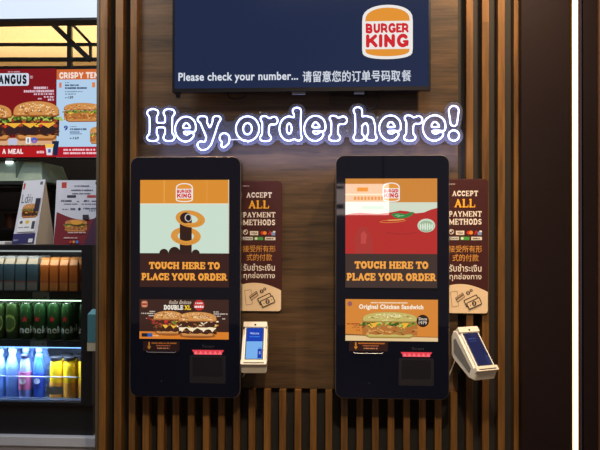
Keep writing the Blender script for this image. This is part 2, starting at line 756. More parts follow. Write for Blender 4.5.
class Art:
    """flat artwork on a surface: photo-pixel rectangle (xa,ya,xb,yb) mapped to a real rectangle O + U*u + V*v"""

    def __init__(s, O, U, V, N, rect):
        s.O, s.U, s.V, s.N = Vector(O), Vector(U), Vector(V), Vector(N)
        s.xa, s.ya, s.xb, s.yb = rect
        s.mb = MB()

    @classmethod
    def wall(cls, Y, xa, ya, xb, yb):
        yc, xc = (ya + yb) / 2, (xa + xb) / 2
        x0, x1 = P(xa, yc, Y).x, P(xb, yc, Y).x
        z0, z1 = P(xc, ya, Y).z, P(xc, yb, Y).z
        a = cls((x0, Y, z0), (x1 - x0, 0, 0), (0, 0, z1 - z0), (0, -1, 0), (xa, ya, xb, yb))
        a.box = (x0, x1, z1, z0)
        return a

    def p(s, x, y, l=0):
        return s.O + s.U * ((x - s.xa) / (s.xb - s.xa)) + s.V * ((y - s.ya) / (s.yb - s.ya)) + s.N * (EPS * l)

    def loops(s, loops, m, l):
        tri = tessellate_polygon([[Vector((x, y, 0)) for x, y in q] for q in loops])
        s.mb.add([s.p(x, y, l) for q in loops for x, y in q], [tuple(t) for t in tri], m)

    def poly(s, pts, m, l=1):
        s.loops([pts], m, l)

    def rect(s, x0, y0, x1, y1, m, l=1):
        s.mb.add([s.p(x0, y0, l), s.p(x0, y1, l), s.p(x1, y1, l), s.p(x1, y0, l)], [(0, 1, 2, 3)], m)

    def rr(s, x0, y0, x1, y1, r, m, l=1):
        s.poly(rrect(x0, x1, y0, y1, r, 5), m, l)

    def ell(s, cx, cy, rx, ry, m, l=1, rot=0, a0=0, a1=360, n=24):
        c, q = math.cos(R(rot)), math.sin(R(rot))
        pts = []
        k = n if a1 - a0 == 360 else n + 1
        for i in range(k):
            a = R(a0 + (a1 - a0) * i / n)
            x, y = rx * math.cos(a), ry * math.sin(a)
            pts.append((cx + x * c - y * q, cy + x * q + y * c))
        s.poly(pts, m, l)

    def ring(s, cx, cy, rx, ry, t, m, l=1, rot=0, a0=0, a1=360, n=28, ty=None):
        c, q = math.cos(R(rot)), math.sin(R(rot))
        ty = t if ty is None else ty
        vs, fs = [], []
        for i in range(n + 1):
            a = R(a0 + (a1 - a0) * i / n)
            for k in (0, 1):
                x, y = (rx - t * k) * math.cos(a), (ry - ty * k) * math.sin(a)
                vs.append(s.p(cx + x * c - y * q, cy + x * q + y * c, l))
        for i in range(n):
            fs.append((2 * i, 2 * i + 1, 2 * i + 3, 2 * i + 2))
        s.mb.add(vs, fs, m)

    def line(s, pts, wd, m, l=1):
        for (x0, y0), (x1, y1) in zip(pts[:-1], pts[1:]):
            d = math.hypot(x1 - x0, y1 - y0) or 1
            nx, ny = -(y1 - y0) / d * wd / 2, (x1 - x0) / d * wd / 2
            s.mb.add([s.p(x0 + nx, y0 + ny, l), s.p(x0 - nx, y0 - ny, l), s.p(x1 - nx, y1 - ny, l), s.p(x1 + nx, y1 + ny, l)], [(0, 1, 2, 3)], m)

    def text(s, body, x0, y0, x1, y1, m, l=2, bold=0.0, slant=0.0):
        v, f = sans_text(body, bold)
        if not v:
            return
        ax, bx = min(p[0] for p in v), max(p[0] for p in v)
        ay, by = min(p[1] for p in v), max(p[1] for p in v)
        kx, ky = (x1 - x0) / (bx - ax), (y1 - y0) / (by - ay)
        s.mb.add([s.p(x0 + (x - ax) * kx + slant * (y - ay) * ky, y1 - (y - ay) * ky, l) for x, y in v], f, m)

    def slabtext(s, body, x0, y0, x1, y1, m, l=2, serif=True, gap=0.05, up=None, thin=0.0):
        tot, items = 0, []
        for ch in body:
            if ch == ' ':
                tot += 0.42
                continue
            g, w_ = glyph(ch, serif, thin)
            items.append((g, tot))
            tot += w_ + gap
        tot -= gap
        k, h = (x1 - x0) / tot, (y1 - y0)
        for g, ox in items:
            for grp in g:
                lp = []
                for q in grp:
                    lp.append([(x0 + (ox + x) * k, y1 - y * h - (up(((ox + x) / tot)) * h if up else 0)) for x, y in q])
                s.loops(lp, m, l)

    def scribble(s, x0, y0, x1, y1, m, l=2, cw=1.1):
        """a line of print too small to read"""
        x = x0
        while x < x1 - 0.3:
            ww = random.uniform(0.6, 1.4) * cw
            ww = min(ww, x1 - x)
            s.rect(x, y0 + random.uniform(0, 0.15) * (y1 - y0), x + ww * 0.8, y1, m, l)
            x += ww + (cw * 0.5 if random.random() < 0.2 else 0)

    def build(s, name, parent=None, **k):
        return s.mb.build(name, parent, **k)


def logo(a, x0, y0, x1, y1, k, L=3, plate=True):
    """bun-shaped emblem with two lines of lettering; k makes a material from a colour"""
    wh, org, red = k((236, 232, 228)), k((226, 146, 52)), k((206, 38, 46))
    wd, ht = x1 - x0, y1 - y0
    cx = (x0 + x1) / 2

    def bun(i, top, bot):
        xa, xb = x0 + i, x1 - i
        pts = []
        n = 14
        for q in range(n + 1):
            a = math.pi * q / n
            pts.append((cx - (xb - xa) / 2 * math.cos(a) * (1.0), top[1] - (top[1] - top[0]) * math.sin(a) ** 0.72))
        for q in range(n + 1):
            a = math.pi * q / n
            pts.append((cx + (xb - xa) / 2 * math.cos(a), bot[0] + (bot[1] - bot[0]) * math.sin(a) ** 0.55))
        return pts
    b = ht * 0.052
    if plate:
        a.poly(bun(0, (y0, y0 + ht * 0.30), (y0 + ht * 0.82, y1)), wh, L)
    up, n = [], 14
    xa, xb = x0 + b * 1.1, x1 - b * 1.1
    yt = y0 + b
    for q in range(n + 1):
        t = math.pi * q / n
        up.append((cx - (xb - xa) / 2 * math.cos(t), y0 + ht * 0.30 - (y0 + ht * 0.30 - yt) * math.sin(t) ** 0.75))
    a.poly(up, org, L + 1)
    dn = []
    for q in range(n + 1):
        t = math.pi * q / n
        dn.append((cx + (xb - xa) / 2 * math.cos(t), y0 + ht * 0.815 + (y1 - b - y0 - ht * 0.815) * math.sin(t) ** 0.6))
    a.poly(dn, org, L + 1)
    a.slabtext('BURGER', x0 + wd * 0.07, y0 + ht * 0.34, x1 - wd * 0.07, y0 + ht * 0.52, red, L + 2, serif=False, gap=0.01)
    a.slabtext('KING', x0 + wd * 0.075, y0 + ht * 0.54, x1 - wd * 0.075, y0 + ht * 0.785, red, L + 2, serif=False, gap=0.05)


def wavy(x0, x1, y, amp, n, ph=0.0):
    return [(x0 + (x1 - x0) * i / n, y + amp * math.sin(i * 2.1 + ph) + amp * 0.6 * math.sin(i * 4.7 + ph)) for i in range(n + 1)]


def burger(a, x0, y0, x1, y1, k, L=2, kind='beef', seeds=True):
    wd, ht = x1 - x0, y1 - y0
    cx = (x0 + x1) / 2
    col = {'bun': (206, 142, 78), 'bunl': (232, 184, 122), 'bund': (150, 88, 42), 'seed': (250, 232, 190),
           'beef': (66, 36, 26), 'beefl': (104, 60, 42), 'chick': (178, 110, 54), 'chd': (122, 68, 32), 'chl': (216, 158, 88),
           'let': (112, 144, 50), 'letd': (56, 88, 32), 'letl': (176, 196, 92), 'che': (240, 186, 62), 'whc': (244, 228, 190), 'bac': (160, 50, 40), 'tom': (200, 60, 44)}
    if kind == 'chicken' and wd > 40:
        col.update(bun=(196, 178, 100), bunl=(214, 206, 140), bund=(160, 132, 66))
    m = {n: k(c) for n, c in col.items()}
    rnd = random.Random(int(x0 * 10) + int(y0))

    def blobs(n, ya, yb, rx, ry, names, l, inset=.03):
        for _ in range(n):
            a.ell(rnd.uniform(x0 + wd * inset, x1 - wd * inset), rnd.uniform(y0 + ht * ya, y0 + ht * yb), wd * rnd.uniform(.4, 1) * rx, ht * rnd.uniform(.4, 1) * ry, m[rnd.choice(names)], l, rnd.uniform(-40, 40), n=8)
    # heel
    a.poly([(x0 + wd * .06, y0 + ht * .82), (x1 - wd * .06, y0 + ht * .82), (x1 - wd * .07, y0 + ht * .93), (x1 - wd * .15, y1), (x0 + wd * .15, y1), (x0 + wd * .07, y0 + ht * .93)], m['bund'], L)
    a.poly([(x0 + wd * .09, y0 + ht * .85), (x1 - wd * .09, y0 + ht * .85), (x1 - wd * .14, y0 + ht * .94), (x0 + wd * .14, y0 + ht * .94)], m['bun'], L + 1)
    # filling
    fill = m['chick'] if kind == 'chicken' else m['beef']
    a.poly(wavy(x0 + wd * .01, x1 - wd * .01, y0 + ht * .40, ht * .02, 12, 1) + wavy(x0 + wd * .02, x1 - wd * .02, y0 + ht * .86, ht * .025, 12, 2)[::-1], fill, L + 2)
    if kind == 'chicken':
        blobs(60, .52, .84, .05, .04, ['chd', 'chl', 'bund', 'chick', 'chl'], L + 3)
        for q in (0.10, 0.66):
            a.poly([(x0 + wd * q, y0 + ht * .46), (x0 + wd * (q + .18), y0 + ht * .46), (x0 + wd * (q + .09), y0 + ht * .62)], m['che'], L + 4)
        blobs(46, .38, .52, .05, .05, ['let', 'letd', 'letl', 'let', 'letd'], L + 5, -.01)
    else:
        blobs(36, .60, .84, .06, .035, ['beef', 'beefl', 'beef', 'bund'], L + 3)
        if kind == 'white':
            a.poly(wavy(x0 + wd * .03, x1 - wd * .03, y0 + ht * .62, ht * .02, 10) + wavy(x0 + wd * .05, x1 - wd * .05, y0 + ht * .70, ht * .05, 10, 1)[::-1], m['whc'], L + 4)
            for q in (0.04, 0.30, 0.58, 0.80):
                a.poly([(x0 + wd * q, y0 + ht * .62), (x0 + wd * (q + .17), y0 + ht * .62), (x0 + wd * (q + .07), y0 + ht * .80)], m['whc'], L + 4)
            blobs(34, .38, .62, .06, .035, ['beef', 'bund', 'whc', 'beefl', 'che', 'beef'], L + 5, 0)
        elif kind == 'angus':
            blobs(40, .38, .50, .06, .04, ['let', 'letl', 'letd', 'letl'], L + 5, -.02)
            blobs(34, .48, .64, .06, .05, ['bac', 'tom', 'beef', 'che', 'bund'], L + 6, 0)
        else:
            for q in (0.30, 0.56):
                a.poly([(x0 + wd * q, y0 + ht * .58), (x0 + wd * (q + .24), y0 + ht * .58), (x0 + wd * (q + .10), y0 + ht * .74)], m['che'], L + 4)
            blobs(50, .34, .60, .07, .05, ['bac', 'tom', 'beef', 'bac', 'bund', 'let'], L + 5, -.02)

    # crown
    def dome(f, g, up):
        pts = [(cx - wd * f * math.cos(math.pi * i / 16), y0 + ht * g - ht * up * math.sin(math.pi * i / 16) ** 0.62) for i in range(17)]
        return pts + [(x1 - wd * (.5 - f) - wd * .03, y0 + ht * (g + .03)), (x0 + wd * (.5 - f) + wd * .03, y0 + ht * (g + .03))]
    a.poly(dome(.49, .36, .36), m['bund'], L + 7)
    a.poly(dome(.475, .32, .31), m['bun'], L + 8)
    for _ in range(44):
        t = rnd.uniform(-0.9, 0.9)
        a.ell(cx + wd * .43 * t, y0 + ht * (.08 + .24 * rnd.random()) + ht * .08 * t * t, wd * rnd.uniform(.02, .06), ht * rnd.uniform(.01, .03), m[rnd.choice(['bunl', 'bun', 'bunl', 'bund'] if wd < 60 else ['bunl', 'bun', 'bunl'])], L + 9, rnd.uniform(-20, 20), n=8)
    if seeds:
        for _ in range(34):
            t = rnd.uniform(-0.85, 0.85)
            a.ell(cx + wd * .45 * t, y0 + ht * (.05 + .20 * rnd.random()) + ht * .12 * t * t, wd * .013, ht * .013, m['seed'], L + 10, rnd.uniform(0, 180), n=6)


# ================================================================== STRUCTURE
YB, YS, YP = 0.032, -0.012, 0.014      # backing, slat front, panel front
CEIL = 3.35
xL, xR = X(95.6, YS), X(522, YS)
zpb = Z(388.5, YP)
xpl, xpr = X(138.0, YP), X(458, YP)

mb = MB()
mb.box(xL, xR + 0.02, YB, 0.14, 0, CEIL, M_BACK)
pitch = (X(513.5, YS) - X(98, YS)) / 27
x98 = X(98.5, YS)
mb.box(xL, x98 - 0.001, YS + 0.004, YB + 0.002, 0, CEIL, mat((84, 72, 58), 0.6))
for i in range(28):
    x0 = x98 + pitch * i
    x1 = x0 + 0.0242
    if i < 3:
        x0 += 0.006 * (i + 1) / 2
        x1 = x0 + 0.0275
    ztop = CEIL
    if i != 2 and x1 > xpl + 0.001 and x0 < xpr - 0.005:
        ztop = zpb - 0.001
    if i == 2:
        x1 = xpl - 0.0005
        x0 = x1 - 0.024
    mb.box(x0, x1, YS, YB + 0.002, 0.0, ztop, M_SLAT)
tag(mb.build('wall_back'), kind='structure')

mb = MB()
mb.box(xpl, xpr, YP, YB, zpb, CEIL, M_PANEL)
tag(mb.build('wall_panel', bevel=0.0012), 'walnut laminate wall panel behind the two kiosks', kind='structure')

# dark side panelling right of the slats, with the light line let in between
YD = -0.055
xd0, xd1 = X(521.5, YD), X(569.5, YD)
xd2, xd3, xd4 = X(583.5, YD), X(597.5, YD), X(640, YD)
mb = MB()
mb.box(xd0, xd1, YD, 0.14, 0, CEIL, M_DARK)
mb.box(xd1, xd2, 0.0, 0.14, 0, CEIL, M_BACK)
mb.box(xd2, xd3, YD, 0.14, 0, CEIL, M_DARK)
mb.box(xd3 + 0.004, xd4 + 1.2, YD - 0.012, 0.14, 0, CEIL, mat((104, 74, 56), 0.45, noise=0.1))
tag(mb.build('wall_right', bevel=0.001), kind='structure')

mb = MB()
mb.box(-3.4, 3.4, -8.2, 3.1, -0.1, 0, mat((120, 108, 98), 0.35, noise=0.1))
tag(mb.build('floor'), kind='structure')
mb = MB()
mb.box(-3.4, 3.4, -8.2, 3.1, CEIL, CEIL + 0.1, mat((196, 186, 172), 0.8))
tag(mb.build('ceiling'), kind='structure')
mb = MB()
mb.box(-3.5, -3.4, -8.2, 3.1, 0, CEIL, mat((80, 66, 58), 0.7))
tag(mb.build('wall_left'), kind='structure')

# ================================================================== KITCHEN BEYOND THE OPENING (far left)
mb = MB()
YK = 2.75
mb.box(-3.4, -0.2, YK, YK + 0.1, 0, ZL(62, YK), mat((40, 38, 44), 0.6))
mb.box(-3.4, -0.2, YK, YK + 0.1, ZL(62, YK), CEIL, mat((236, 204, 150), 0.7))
tag(mb.build('wall_kitchen'), kind='structure')

# stepped pale bulkhead and black steel bracing
cream = mat((245, 214, 160), 0.7)
mb = MB()
YW = 2.45
mb.box(X(-80, YW), X(130, YW), YW, YK - 0.01, ZL(60, YW), ZL(45, YW), cream)
mb.box(X(-80, YW), X(130, YW), YW + 0.1, YK - 0.01, ZL(43, YW), ZL(5, YW), cream)
mb.box(X(-80, YW), X(130, YW), YW - 0.02, YK - 0.01, ZL(67, YW), ZL(61, YW), mat((190, 150, 92), 0.7))
tag(mb.build('trim_1', bevel=0.003), 'stepped cream bulkhead above the menu screens', kind='structure')

YT = 2.05
tr = empty('steel_truss', (X(69, YT), YT, ZL(68, YT)), 'black steel truss with diagonal brace above the menu screens', 'truss')


def bar(name, pts, th, Y=YT, parent=tr, m=M_BLACK, dp=0.03):
    b = MB()
    for (ax, ay), (bx, by) in zip(pts[:-1], pts[1:]):
        p, q = P(ax, ay, Y), P(bx, by, Y)
        d = (q - p).normalized()
        n = Vector((-d.z, 0, d.x)) * th / 2
        vs = [p + n, p - n, q - n, q + n]
        b.add([v + Vector((0, s_, 0)) for s_ in (0, dp) for v in vs], [(0, 1, 2, 3), (7, 6, 5, 4), (0, 4, 5, 1), (1, 5, 6, 2), (2, 6, 7, 3), (3, 7, 4, 0)], m)
    return b.build(name, parent)


pxm = 4.65 / FPX
bar('post', [(69, 14), (69, 70)], 4.3 * pxm)
bar('brace', [(44, 16), (90, 60)], 5.0 * pxm, dp=0.025)
bar('brace', [(70, 22), (91, 44)], 2.6 * pxm, dp=0.02)
bar('strut', [(90, 42), (90, 60)], 2.4 * pxm, dp=0.022)
bar('chord', [(-60, 44), (125, 44)], 2.6 * pxm, Y=YT + 0.03)
bar('chord', [(-60, 59), (125, 59)], 3.6 * pxm, Y=YT + 0.03)
bar('chord', [(-60, 67.5), (125, 67.5)], 3.0 * pxm, Y=YT + 0.03)
bar('chord', [(-60, 14), (125, 14)], 4 * pxm, Y=YT + 0.03)

YX = 1.7
lb = empty('light_box', (X(30, YX), YX, ZL(20, YX)), 'bright white light box at the top left above the steel truss', 'light box')
mb = MB()
mb.box(X(-90, YX), X(140, YX), YX, YX + 0.12, ZL(20.5, YX), ZL(-30, YX), M_BLACK)
mb.build('housing', lb)
mb = MB()
mb.box(X(-89, YX), X(139, YX), YX - 0.004, YX - 0.0005, ZL(18.2, YX), ZL(-29, YX), em((225, 238, 255), 1.0, rough=0.4))
mb.build('diffuser', lb)

# menu screens
YM = 2.0


def menu_screen(px0, px1, name_label, draw):
    t = empty('menu_screen', (X((px0 + px1) / 2, YM), YM, ZL(158, YM)), name_label, 'menu screen', 'menu screens over the counter')
    b = MB()
    b.box(X(px0, YM), X(px1, YM), YM, YM + 0.06, ZL(158.5, YM), ZL(68.2, YM), M_BLACK)
    b.build('frame', t)
    a = Art.wall(YM - 0.0008, px0 + 0.4, 69.2, px1 - 0.4, 157.3)
    draw(a)
    a.build('display', t)
    return t


def draw_angus(a):
    a.rect(-70, 69.2, 56, 157.3, em((126, 22, 30)), 0)
    # printed title on a pale plate
    a.rr(-32, 73.5, 29, 86, 2, em((206, 216, 232)), 2)
    a.slabtext('ANGUS', -1.5, 75, 27, 84.5, em((24, 24, 36)), 3, serif=False, gap=0.06)
    a.scribble(8, 71.3, 20, 72.8, em((190, 150, 160)), 2)
    a.text('®', 30, 76, 33, 79, em((220, 200, 210)), 2)
    for x0, y0, x1, y1 in ((34, 87, 48, 89.5), (24, 90.4, 54, 92.8), (34, 93.6, 54, 95.4), (44, 96.6, 54, 98.2), (38, 98.4, 42, 99.8), (48, 99, 54, 101.2)):
        a.scribble(x0, y0, x1, y1, em((222, 190, 205)), 2, 1.6)
    a.rect(-70, 138, 56, 147.5, em((214, 168, 130)), 1)
    for i in range(14):
        a.ell(-20 + i * 5.4, 146, 2.8, 1.0, em((150, 112, 84)), 2, n=10)
    burger(a, -30, 104, 13, 141, em, 3, 'angus')
    burger(a, 13, 101.5, 60, 141, em, 3, 'angus')
    for x in (-5, 14, 30, 48):
        a.ell(x, 130, 8, 4.5, em((52, 34, 36)), 15)
        a.poly([(x - 8, 123.5), (x + 8, 123.5), (x + 1, 128.5)], em((238, 178, 62)), 16)
    a.rect(-70, 146.5, 56, 157.3, em((176, 26, 30)), 16)
    a.rect(-70, 145.6, 56, 146.6, em((100, 16, 20)), 17)
    a.slabtext('A MEAL', 3, 149, 24, 154.2, em((244, 226, 226)), 18, serif=False)
    a.rr(26.5, 137.5, 31.5, 144, 0.8, em((230, 234, 240)), 18)
    a.rect(28.2, 138.8, 29.6, 143, em((96, 100, 110)), 19)
    a.ell(35, 140.7, 3, 3, em((70, 100, 190)), 18)
    a.ell(35, 141.6, 1.8, 1.4, em((170, 110, 170)), 19)
    a.rect(9, 139, 18, 145, em((186, 190, 214)), 18)
    # drink and fries
    a.poly([(46, 145.5), (54, 145.5), (52.6, 155.5), (47.4, 155.5)], em((214, 214, 226)), 19)
    a.poly([(45.5, 144.5), (54.5, 144.5), (53.6, 148.2), (46.4, 148.2)], em((240, 190, 84)), 20)
    a.rect(48.8, 149.5, 51.4, 153, em((80, 96, 160)), 20)
    a.poly([(52.5, 141.5), (59.5, 141.5), (58, 155.8), (54, 155.8)], em((26, 40, 70)), 18)
    a.scribble(37.5, 151, 45, 153.6, em((240, 190, 200)), 18, 2)


def draw_tower(a):
    a.rect(56.4, 69.2, 100, 157.3, em((178, 206, 232)), 0)
    a.rect(56.4, 69.2, 112, 79.5, em((206, 104, 50)), 1)
    a.slabtext('CRISPY TENDER', 59, 72, 112, 78.6, em((242, 220, 208)), 2, serif=False)
    a.rect(59, 82.5, 61.5, 87.5, em((214, 120, 92)), 1)
    a.rect(92, 82.5, 95, 87.5, em((224, 130, 60)), 1)
    a.scribble(65, 82, 70, 83, em((110, 130, 160)), 2)
    a.scribble(65, 84.3, 79, 86, em((36, 56, 92)), 2)
    a.scribble(65, 87, 87, 89, em((30, 48, 84)), 2)
    a.scribble(65, 91, 83, 92.2, em((110, 130, 150)), 2)
    a.scribble(65, 93.4, 76, 94.6, em((110, 130, 150)), 2)
    a.scribble(65, 97.2, 68, 98.2, em((60, 80, 110)), 2)
    a.text('189', 68.5, 96, 73.2, 98.8, em((24, 30, 50)), 2, 0.02)
    burger(a, 63.5, 103, 101, 122, em, 2, 'chicken', False)
    a.text('9', 64, 125.5, 68, 130.5, em((26, 60, 140)), 2, 0.03)
    a.scribble(70, 126, 77, 127, em((110, 130, 160)), 2)
    a.scribble(70, 128.2, 87, 130.2, em((40, 60, 96)), 2)
    a.scribble(70, 131.4, 80, 132.6, em((60, 80, 120)), 2)
    a.scribble(70, 133.2, 83, 134.4, em((110, 130, 160)), 2)
    a.text('169', 73.5, 136.8, 79, 139.4, em((24, 30, 50)), 2, 0.02)
    a.scribble(70, 137.6, 72.8, 139, em((60, 80, 110)), 2)
    burger(a, 90, 127, 104, 144, em, 2, 'chicken', False)
    a.rect(56.4, 146.8, 100, 157.3, em((178, 24, 40)), 14)
    a.scribble(64, 148.8, 96, 150.8, em((240, 200, 210)), 15, 1.7)
    a.scribble(64, 152.2, 98, 154.2, em((240, 200, 210)), 15, 1.7)


menu_screen(-70, 56.2, 'dark red menu screen showing ANGUS and two large burgers', draw_angus)
menu_screen(56.4, 100.5, 'pale blue menu screen with an orange header and a long chicken sandwich', draw_tower)

# hood and kitchen gear under the screens
YH = 1.95
hd = empty('extractor_hood', (X(15, YH), YH, ZL(181, YH)), 'stainless steel extractor hood with a lamp below the red menu screen', 'extractor hood')
mb = MB()
pts = [(-60, 160), (33.5, 160), (42, 181.5), (-60, 181.5)]
f_ = [P(a, b, YH) for a, b in pts]
bk = [P(a, b, YH) + Vector((0, 0.5, 0.0)) for a, b in pts]
f_[0].y += 0.12
f_[1].y += 0.12
mb.add(f_ + bk, [(0, 3, 2, 1), (4, 5, 6, 7), (0, 1, 5, 4), (3, 7, 6, 2), (1, 2, 6, 5), (0, 4, 7, 3)], mat((150, 172, 160), 0.45, metal=0.3, noise=0.12))
mb.build('canopy', hd, bevel=0.004)
mb = MB()
mb.box(X(-60, YH), X(42.3, YH), YH - 0.015, YH + 0.01, ZL(184.5, YH), ZL(181, YH), mat((96, 108, 104), 0.35, metal=0.8))
mb.build('rim', hd)
mb = MB()
q = P(8.5, 162.4, YH + 0.09)
mb.box(q.x - 0.022, q.x + 0.022, q.y, q.y + 0.03, q.z - 0.01, q.z + 0.01, em((235, 250, 245), 1.6, 0.4))
mb.build('lamp', hd)
mb = MB()
mb.box(X(14.2, YH), X(15.4, YH), YH + 0.02, YH + 0.16, ZL(181, YH), ZL(160.5, YH), mat((96, 112, 104), 0.4))
mb.build('seam', hd)

st = empty('kitchen_shelving', (X(25, 2.3), 2.3, 0), 'dark steel kitchen shelving behind the counter cards', 'shelving')
for x in (-60, 20, 50, 98):
    mb = MB()
    mb.box(X(x, 2.3), X(x, 2.3) + 0.03, 2.3, 2.33, 0, ZL(186, 2.3), M_BLACK)
    mb.build('upright', st)
for py in (188, 208, 228, 248):
    mb = MB()
    mb.box(X(-60, 2.3), X(104, 2.3), 2.28, 2.6, ZL(py + 2, 2.3), ZL(py, 2.3), mat((62, 60, 64), 0.3, metal=0.7))
    mb.build('shelf', st)
for i, (px, py, wd, ht, c, lab) in enumerate([
        (46, 187, 7, 7, (120, 130, 138), 'small grey steel tub on the kitchen shelf left of the tall card'),
        (51, 207, 6, 9, (96, 104, 112), 'grey steel pot on the middle kitchen shelf between the cards'),
        (8, 227, 12, 15, (92, 54, 38), 'round brown basket on the kitchen shelf at the left edge')]):
    p = P(px, py, 2.4)
    k = 5.0 / FPX
    z0 = 0.002 + ZL(188, 2.3) if py < 200 else (ZL(208, 2.3) if py < 220 else ZL(228, 2.3))
    mb = MB()
    r = wd * k / 2
    mb.lathe([(r * .8, 0), (r * .95, ht * k * .3), (r, ht * k * .9), (r * 1.04, ht * k * .92), (r * 1.04, ht * k), (r * .95, ht * k), (r * .9, ht * k * .9), (0.001, ht * k * .85)], (p.x, 2.44, z0), mat(c, 0.4, metal=0.3))
    tag(mb.build('steel_tub' if i < 2 else 'basket', smooth=True), lab, 'tub' if i < 2 else 'basket')

# ================================================================== COUNTER AND COOLER
YF = 0.24
zc = ZL(437, YF - 0.02)
xcr = X(93.8, YF - 0.05)
ct = empty('serving_counter', ((X(-60, YF) + xcr) / 2, 0.5, 0), 'white serving counter under the black drinks cooler', 'counter')
mb = MB()
mb.box(-2.6, xcr, YF - 0.02, 1.0, zc - 0.04, zc, mat((196, 200, 212), 0.3))
mb.build('worktop', ct, bevel=0.003)
mb = MB()
mb.box(-2.59, xcr - 0.004, YF - 0.01, 0.98, 0.0, zc - 0.0405, mat((176, 180, 192), 0.4))
mb.build('cabinet', ct, bevel=0.002)

zt = ZL(245.0, YF)
z1 = ZL(250.3, YF)          # top rail bottom
z2 = ZL(402.5, YF)
xf0, xf1 = X(-75, YF), X(92.8, YF)
xg0, xg1 = X(-66, YF), X(81.6, YF)
YI = YF + 0.03
fr = empty('drinks_cooler', ((xf0 + xf1) / 2, YF + 0.25, zc), 'black glass door drinks cooler standing on the white counter', 'drinks cooler')
mb = MB()
blk = mat((20, 19, 24), 0.45, name='cooler_black')
inn = mat((74, 78, 84), 0.4)
mb.box(xf0, xf1, YI, YF + 0.5, zt - 0.02, zt, blk)
mb.box(xf0, xg0, YI, YF + 0.5, zc + 0.002, zt - 0.02, blk)
mb.box(xg1 + 0.022, xf1, YI, YF + 0.5, zc + 0.002, zt - 0.02, blk)
mb.box(xg0, xg1 + 0.022, YF + 0.46, YF + 0.5, zc + 0.002, zt - 0.02, inn)
mb.box(xg0, xg1 + 0.022, YI, YF + 0.46, zc + 0.002, z2 - 0.004, blk)
mb.build('cabinet', fr, bevel=0.002)
mb = MB()
mb.box(xf0, xf1, YF + 0.012, YI, zc + 0.002, z2 - 0.016, blk)
mb.build('lower_panel', fr)
dr = MB()
dr.slab([[(xf0, z2 - 0.012), (xf1, z2 - 0.012), (xf1, zt), (xf0, zt)], [(xg0, z2), (xg1, z2), (xg1, z1), (xg0, z1)]], YF, YI - 0.001, blk)
dr = dr.build('door', fr)
mb = MB()
mb.box(xg0 - 0.003, xg1 + 0.003, YF + 0.008, YF + 0.012, z2 - 0.003, z1 + 0.003, M_GLASS)
mb.build('glass_pane', dr)
mb = MB()
mb.box(xg0, xg1, YF - 0.004, YF + 0.002, z2 - 0.0005, z2 + 0.004, mat((90, 96, 104), 0.3, metal=0.8))
mb.build('sill', dr)

shelf_top = []
led_m = em((215, 255, 215), 3.2, 0.4)
led_b = em((120, 170, 255), 3.0, 0.4)
for i, (py0, py1) in enumerate(((291.5, 300), (340.5, 347))):
    ys = YF + 0.045
    zs1, zs0 = ZL(py0, ys), ZL(py1, ys)
    shelf_top.append(zs1)
    mb = MB()
    mb.box(xg0 + 0.002, xg1 + 0.0215, ys + 0.004, YF + 0.44, zs1 - 0.006, zs1, mat((80, 84, 88), 0.4, metal=0.5))
    mb.box(xg0 + 0.002, xg1 + 0.0215, ys, ys + 0.004, zs0, zs1 + 0.001, mat((38, 42, 44), 0.4))
    sh = mb.build('shelf', fr)
    mb = MB()
    mb.box(xg0 + 0.01, xg1 - 0.003, ys + 0.006, ys + 0.014, zs0 - 0.005, zs0 + 0.003, led_m if i == 0 else led_b)
    mb.build('light_tube', sh)
    # price card
    mb = MB()
    a0, a1 = (33, 49.5) if i == 0 else (31, 47.5)
    mb.box(X(a0, ys), X(a1, ys), ys - 0.0015, ys, zs0 + 0.001, zs1 - 0.002, mat((118, 122, 112), 0.6))
    mb.box(X(a1 - 5, ys), X(a1 - 2.5, ys), ys - 0.0019, ys - 0.0015, zs0 + 0.010, zs0 + 0.015, mat((40, 40, 40), 0.6))
    mb.build('price_card', sh)
zfl = z2 + 0.001
shelf_top.append(zfl)
mb = MB()
mb.box(xg0 + 0.002, xg1 + 0.0215, YF + 0.035, YF + 0.44, zfl - 0.006, zfl, mat((96, 104, 120), 0.35, metal=0.5))
mb.build('floor_tray', fr)
mb = MB()
ys = YF + 0.036
mb.tube([(xg0, ys, ZL(376.8, ys)), (xg1 + 0.006, ys, ZL(376.8, ys))], 0.0022, mat((214, 220, 232), 0.25, metal=0.6))
mb.tube([(xg0, ys, ZL(398, ys)), (xg1 + 0.006, ys, ZL(398, ys))], 0.0016, mat((150, 160, 180), 0.25, metal=0.6))
gr = mb.build('guard_rail', fr, smooth=True)
mb = MB()
mb.box(X(48, ys), X(64.5, ys), ys - 0.005, ys - 0.0035, ZL(394, ys), ZL(386, ys), mat((150, 146, 138), 0.6))
mb.build('price_card', gr)
mb = MB()
mb.box(xg0 + 0.02, xg1 - 0.01, YF + 0.04, YF + 0.052, z1 - 0.008, z1 + 0.004, em((230, 235, 235), 0.5, 0.4))
mb.build('light_tube', fr)
area('cooler_lamp_low', ((xg0 + xg1) / 2, YF + 0.048, shelf_top[1] - 0.042), ((xg0 + xg1) / 2, YF + 0.12, zfl), 0.5, 0.02, 5.0, (0.55, 0.7, 1.0))
area('cooler_lamp_mid', ((xg0 + xg1) / 2, YF + 0.048, shelf_top[0] - 0.046), ((xg0 + xg1) / 2, YF + 0.10, shelf_top[1]), 0.5, 0.03, 0.5, (0.85, 1.0, 0.9))
area('cooler_lamp_top', ((xg0 + xg1) / 2, YF + 0.046, zt - 0.034), ((xg0 + xg1) / 2, YF + 0.12, shelf_top[0]), 0.5, 0.03, 0.36, (1.0, 0.96, 0.9))

SF = (CAM.y * -1 + YF + 0.07) / FPX       # metres per pixel on the shelves


def ordinal(i):
    return ['first', 'second', 'third', 'fourth', 'fifth', 'sixth', 'seventh', 'eighth', 'ninth'][i]


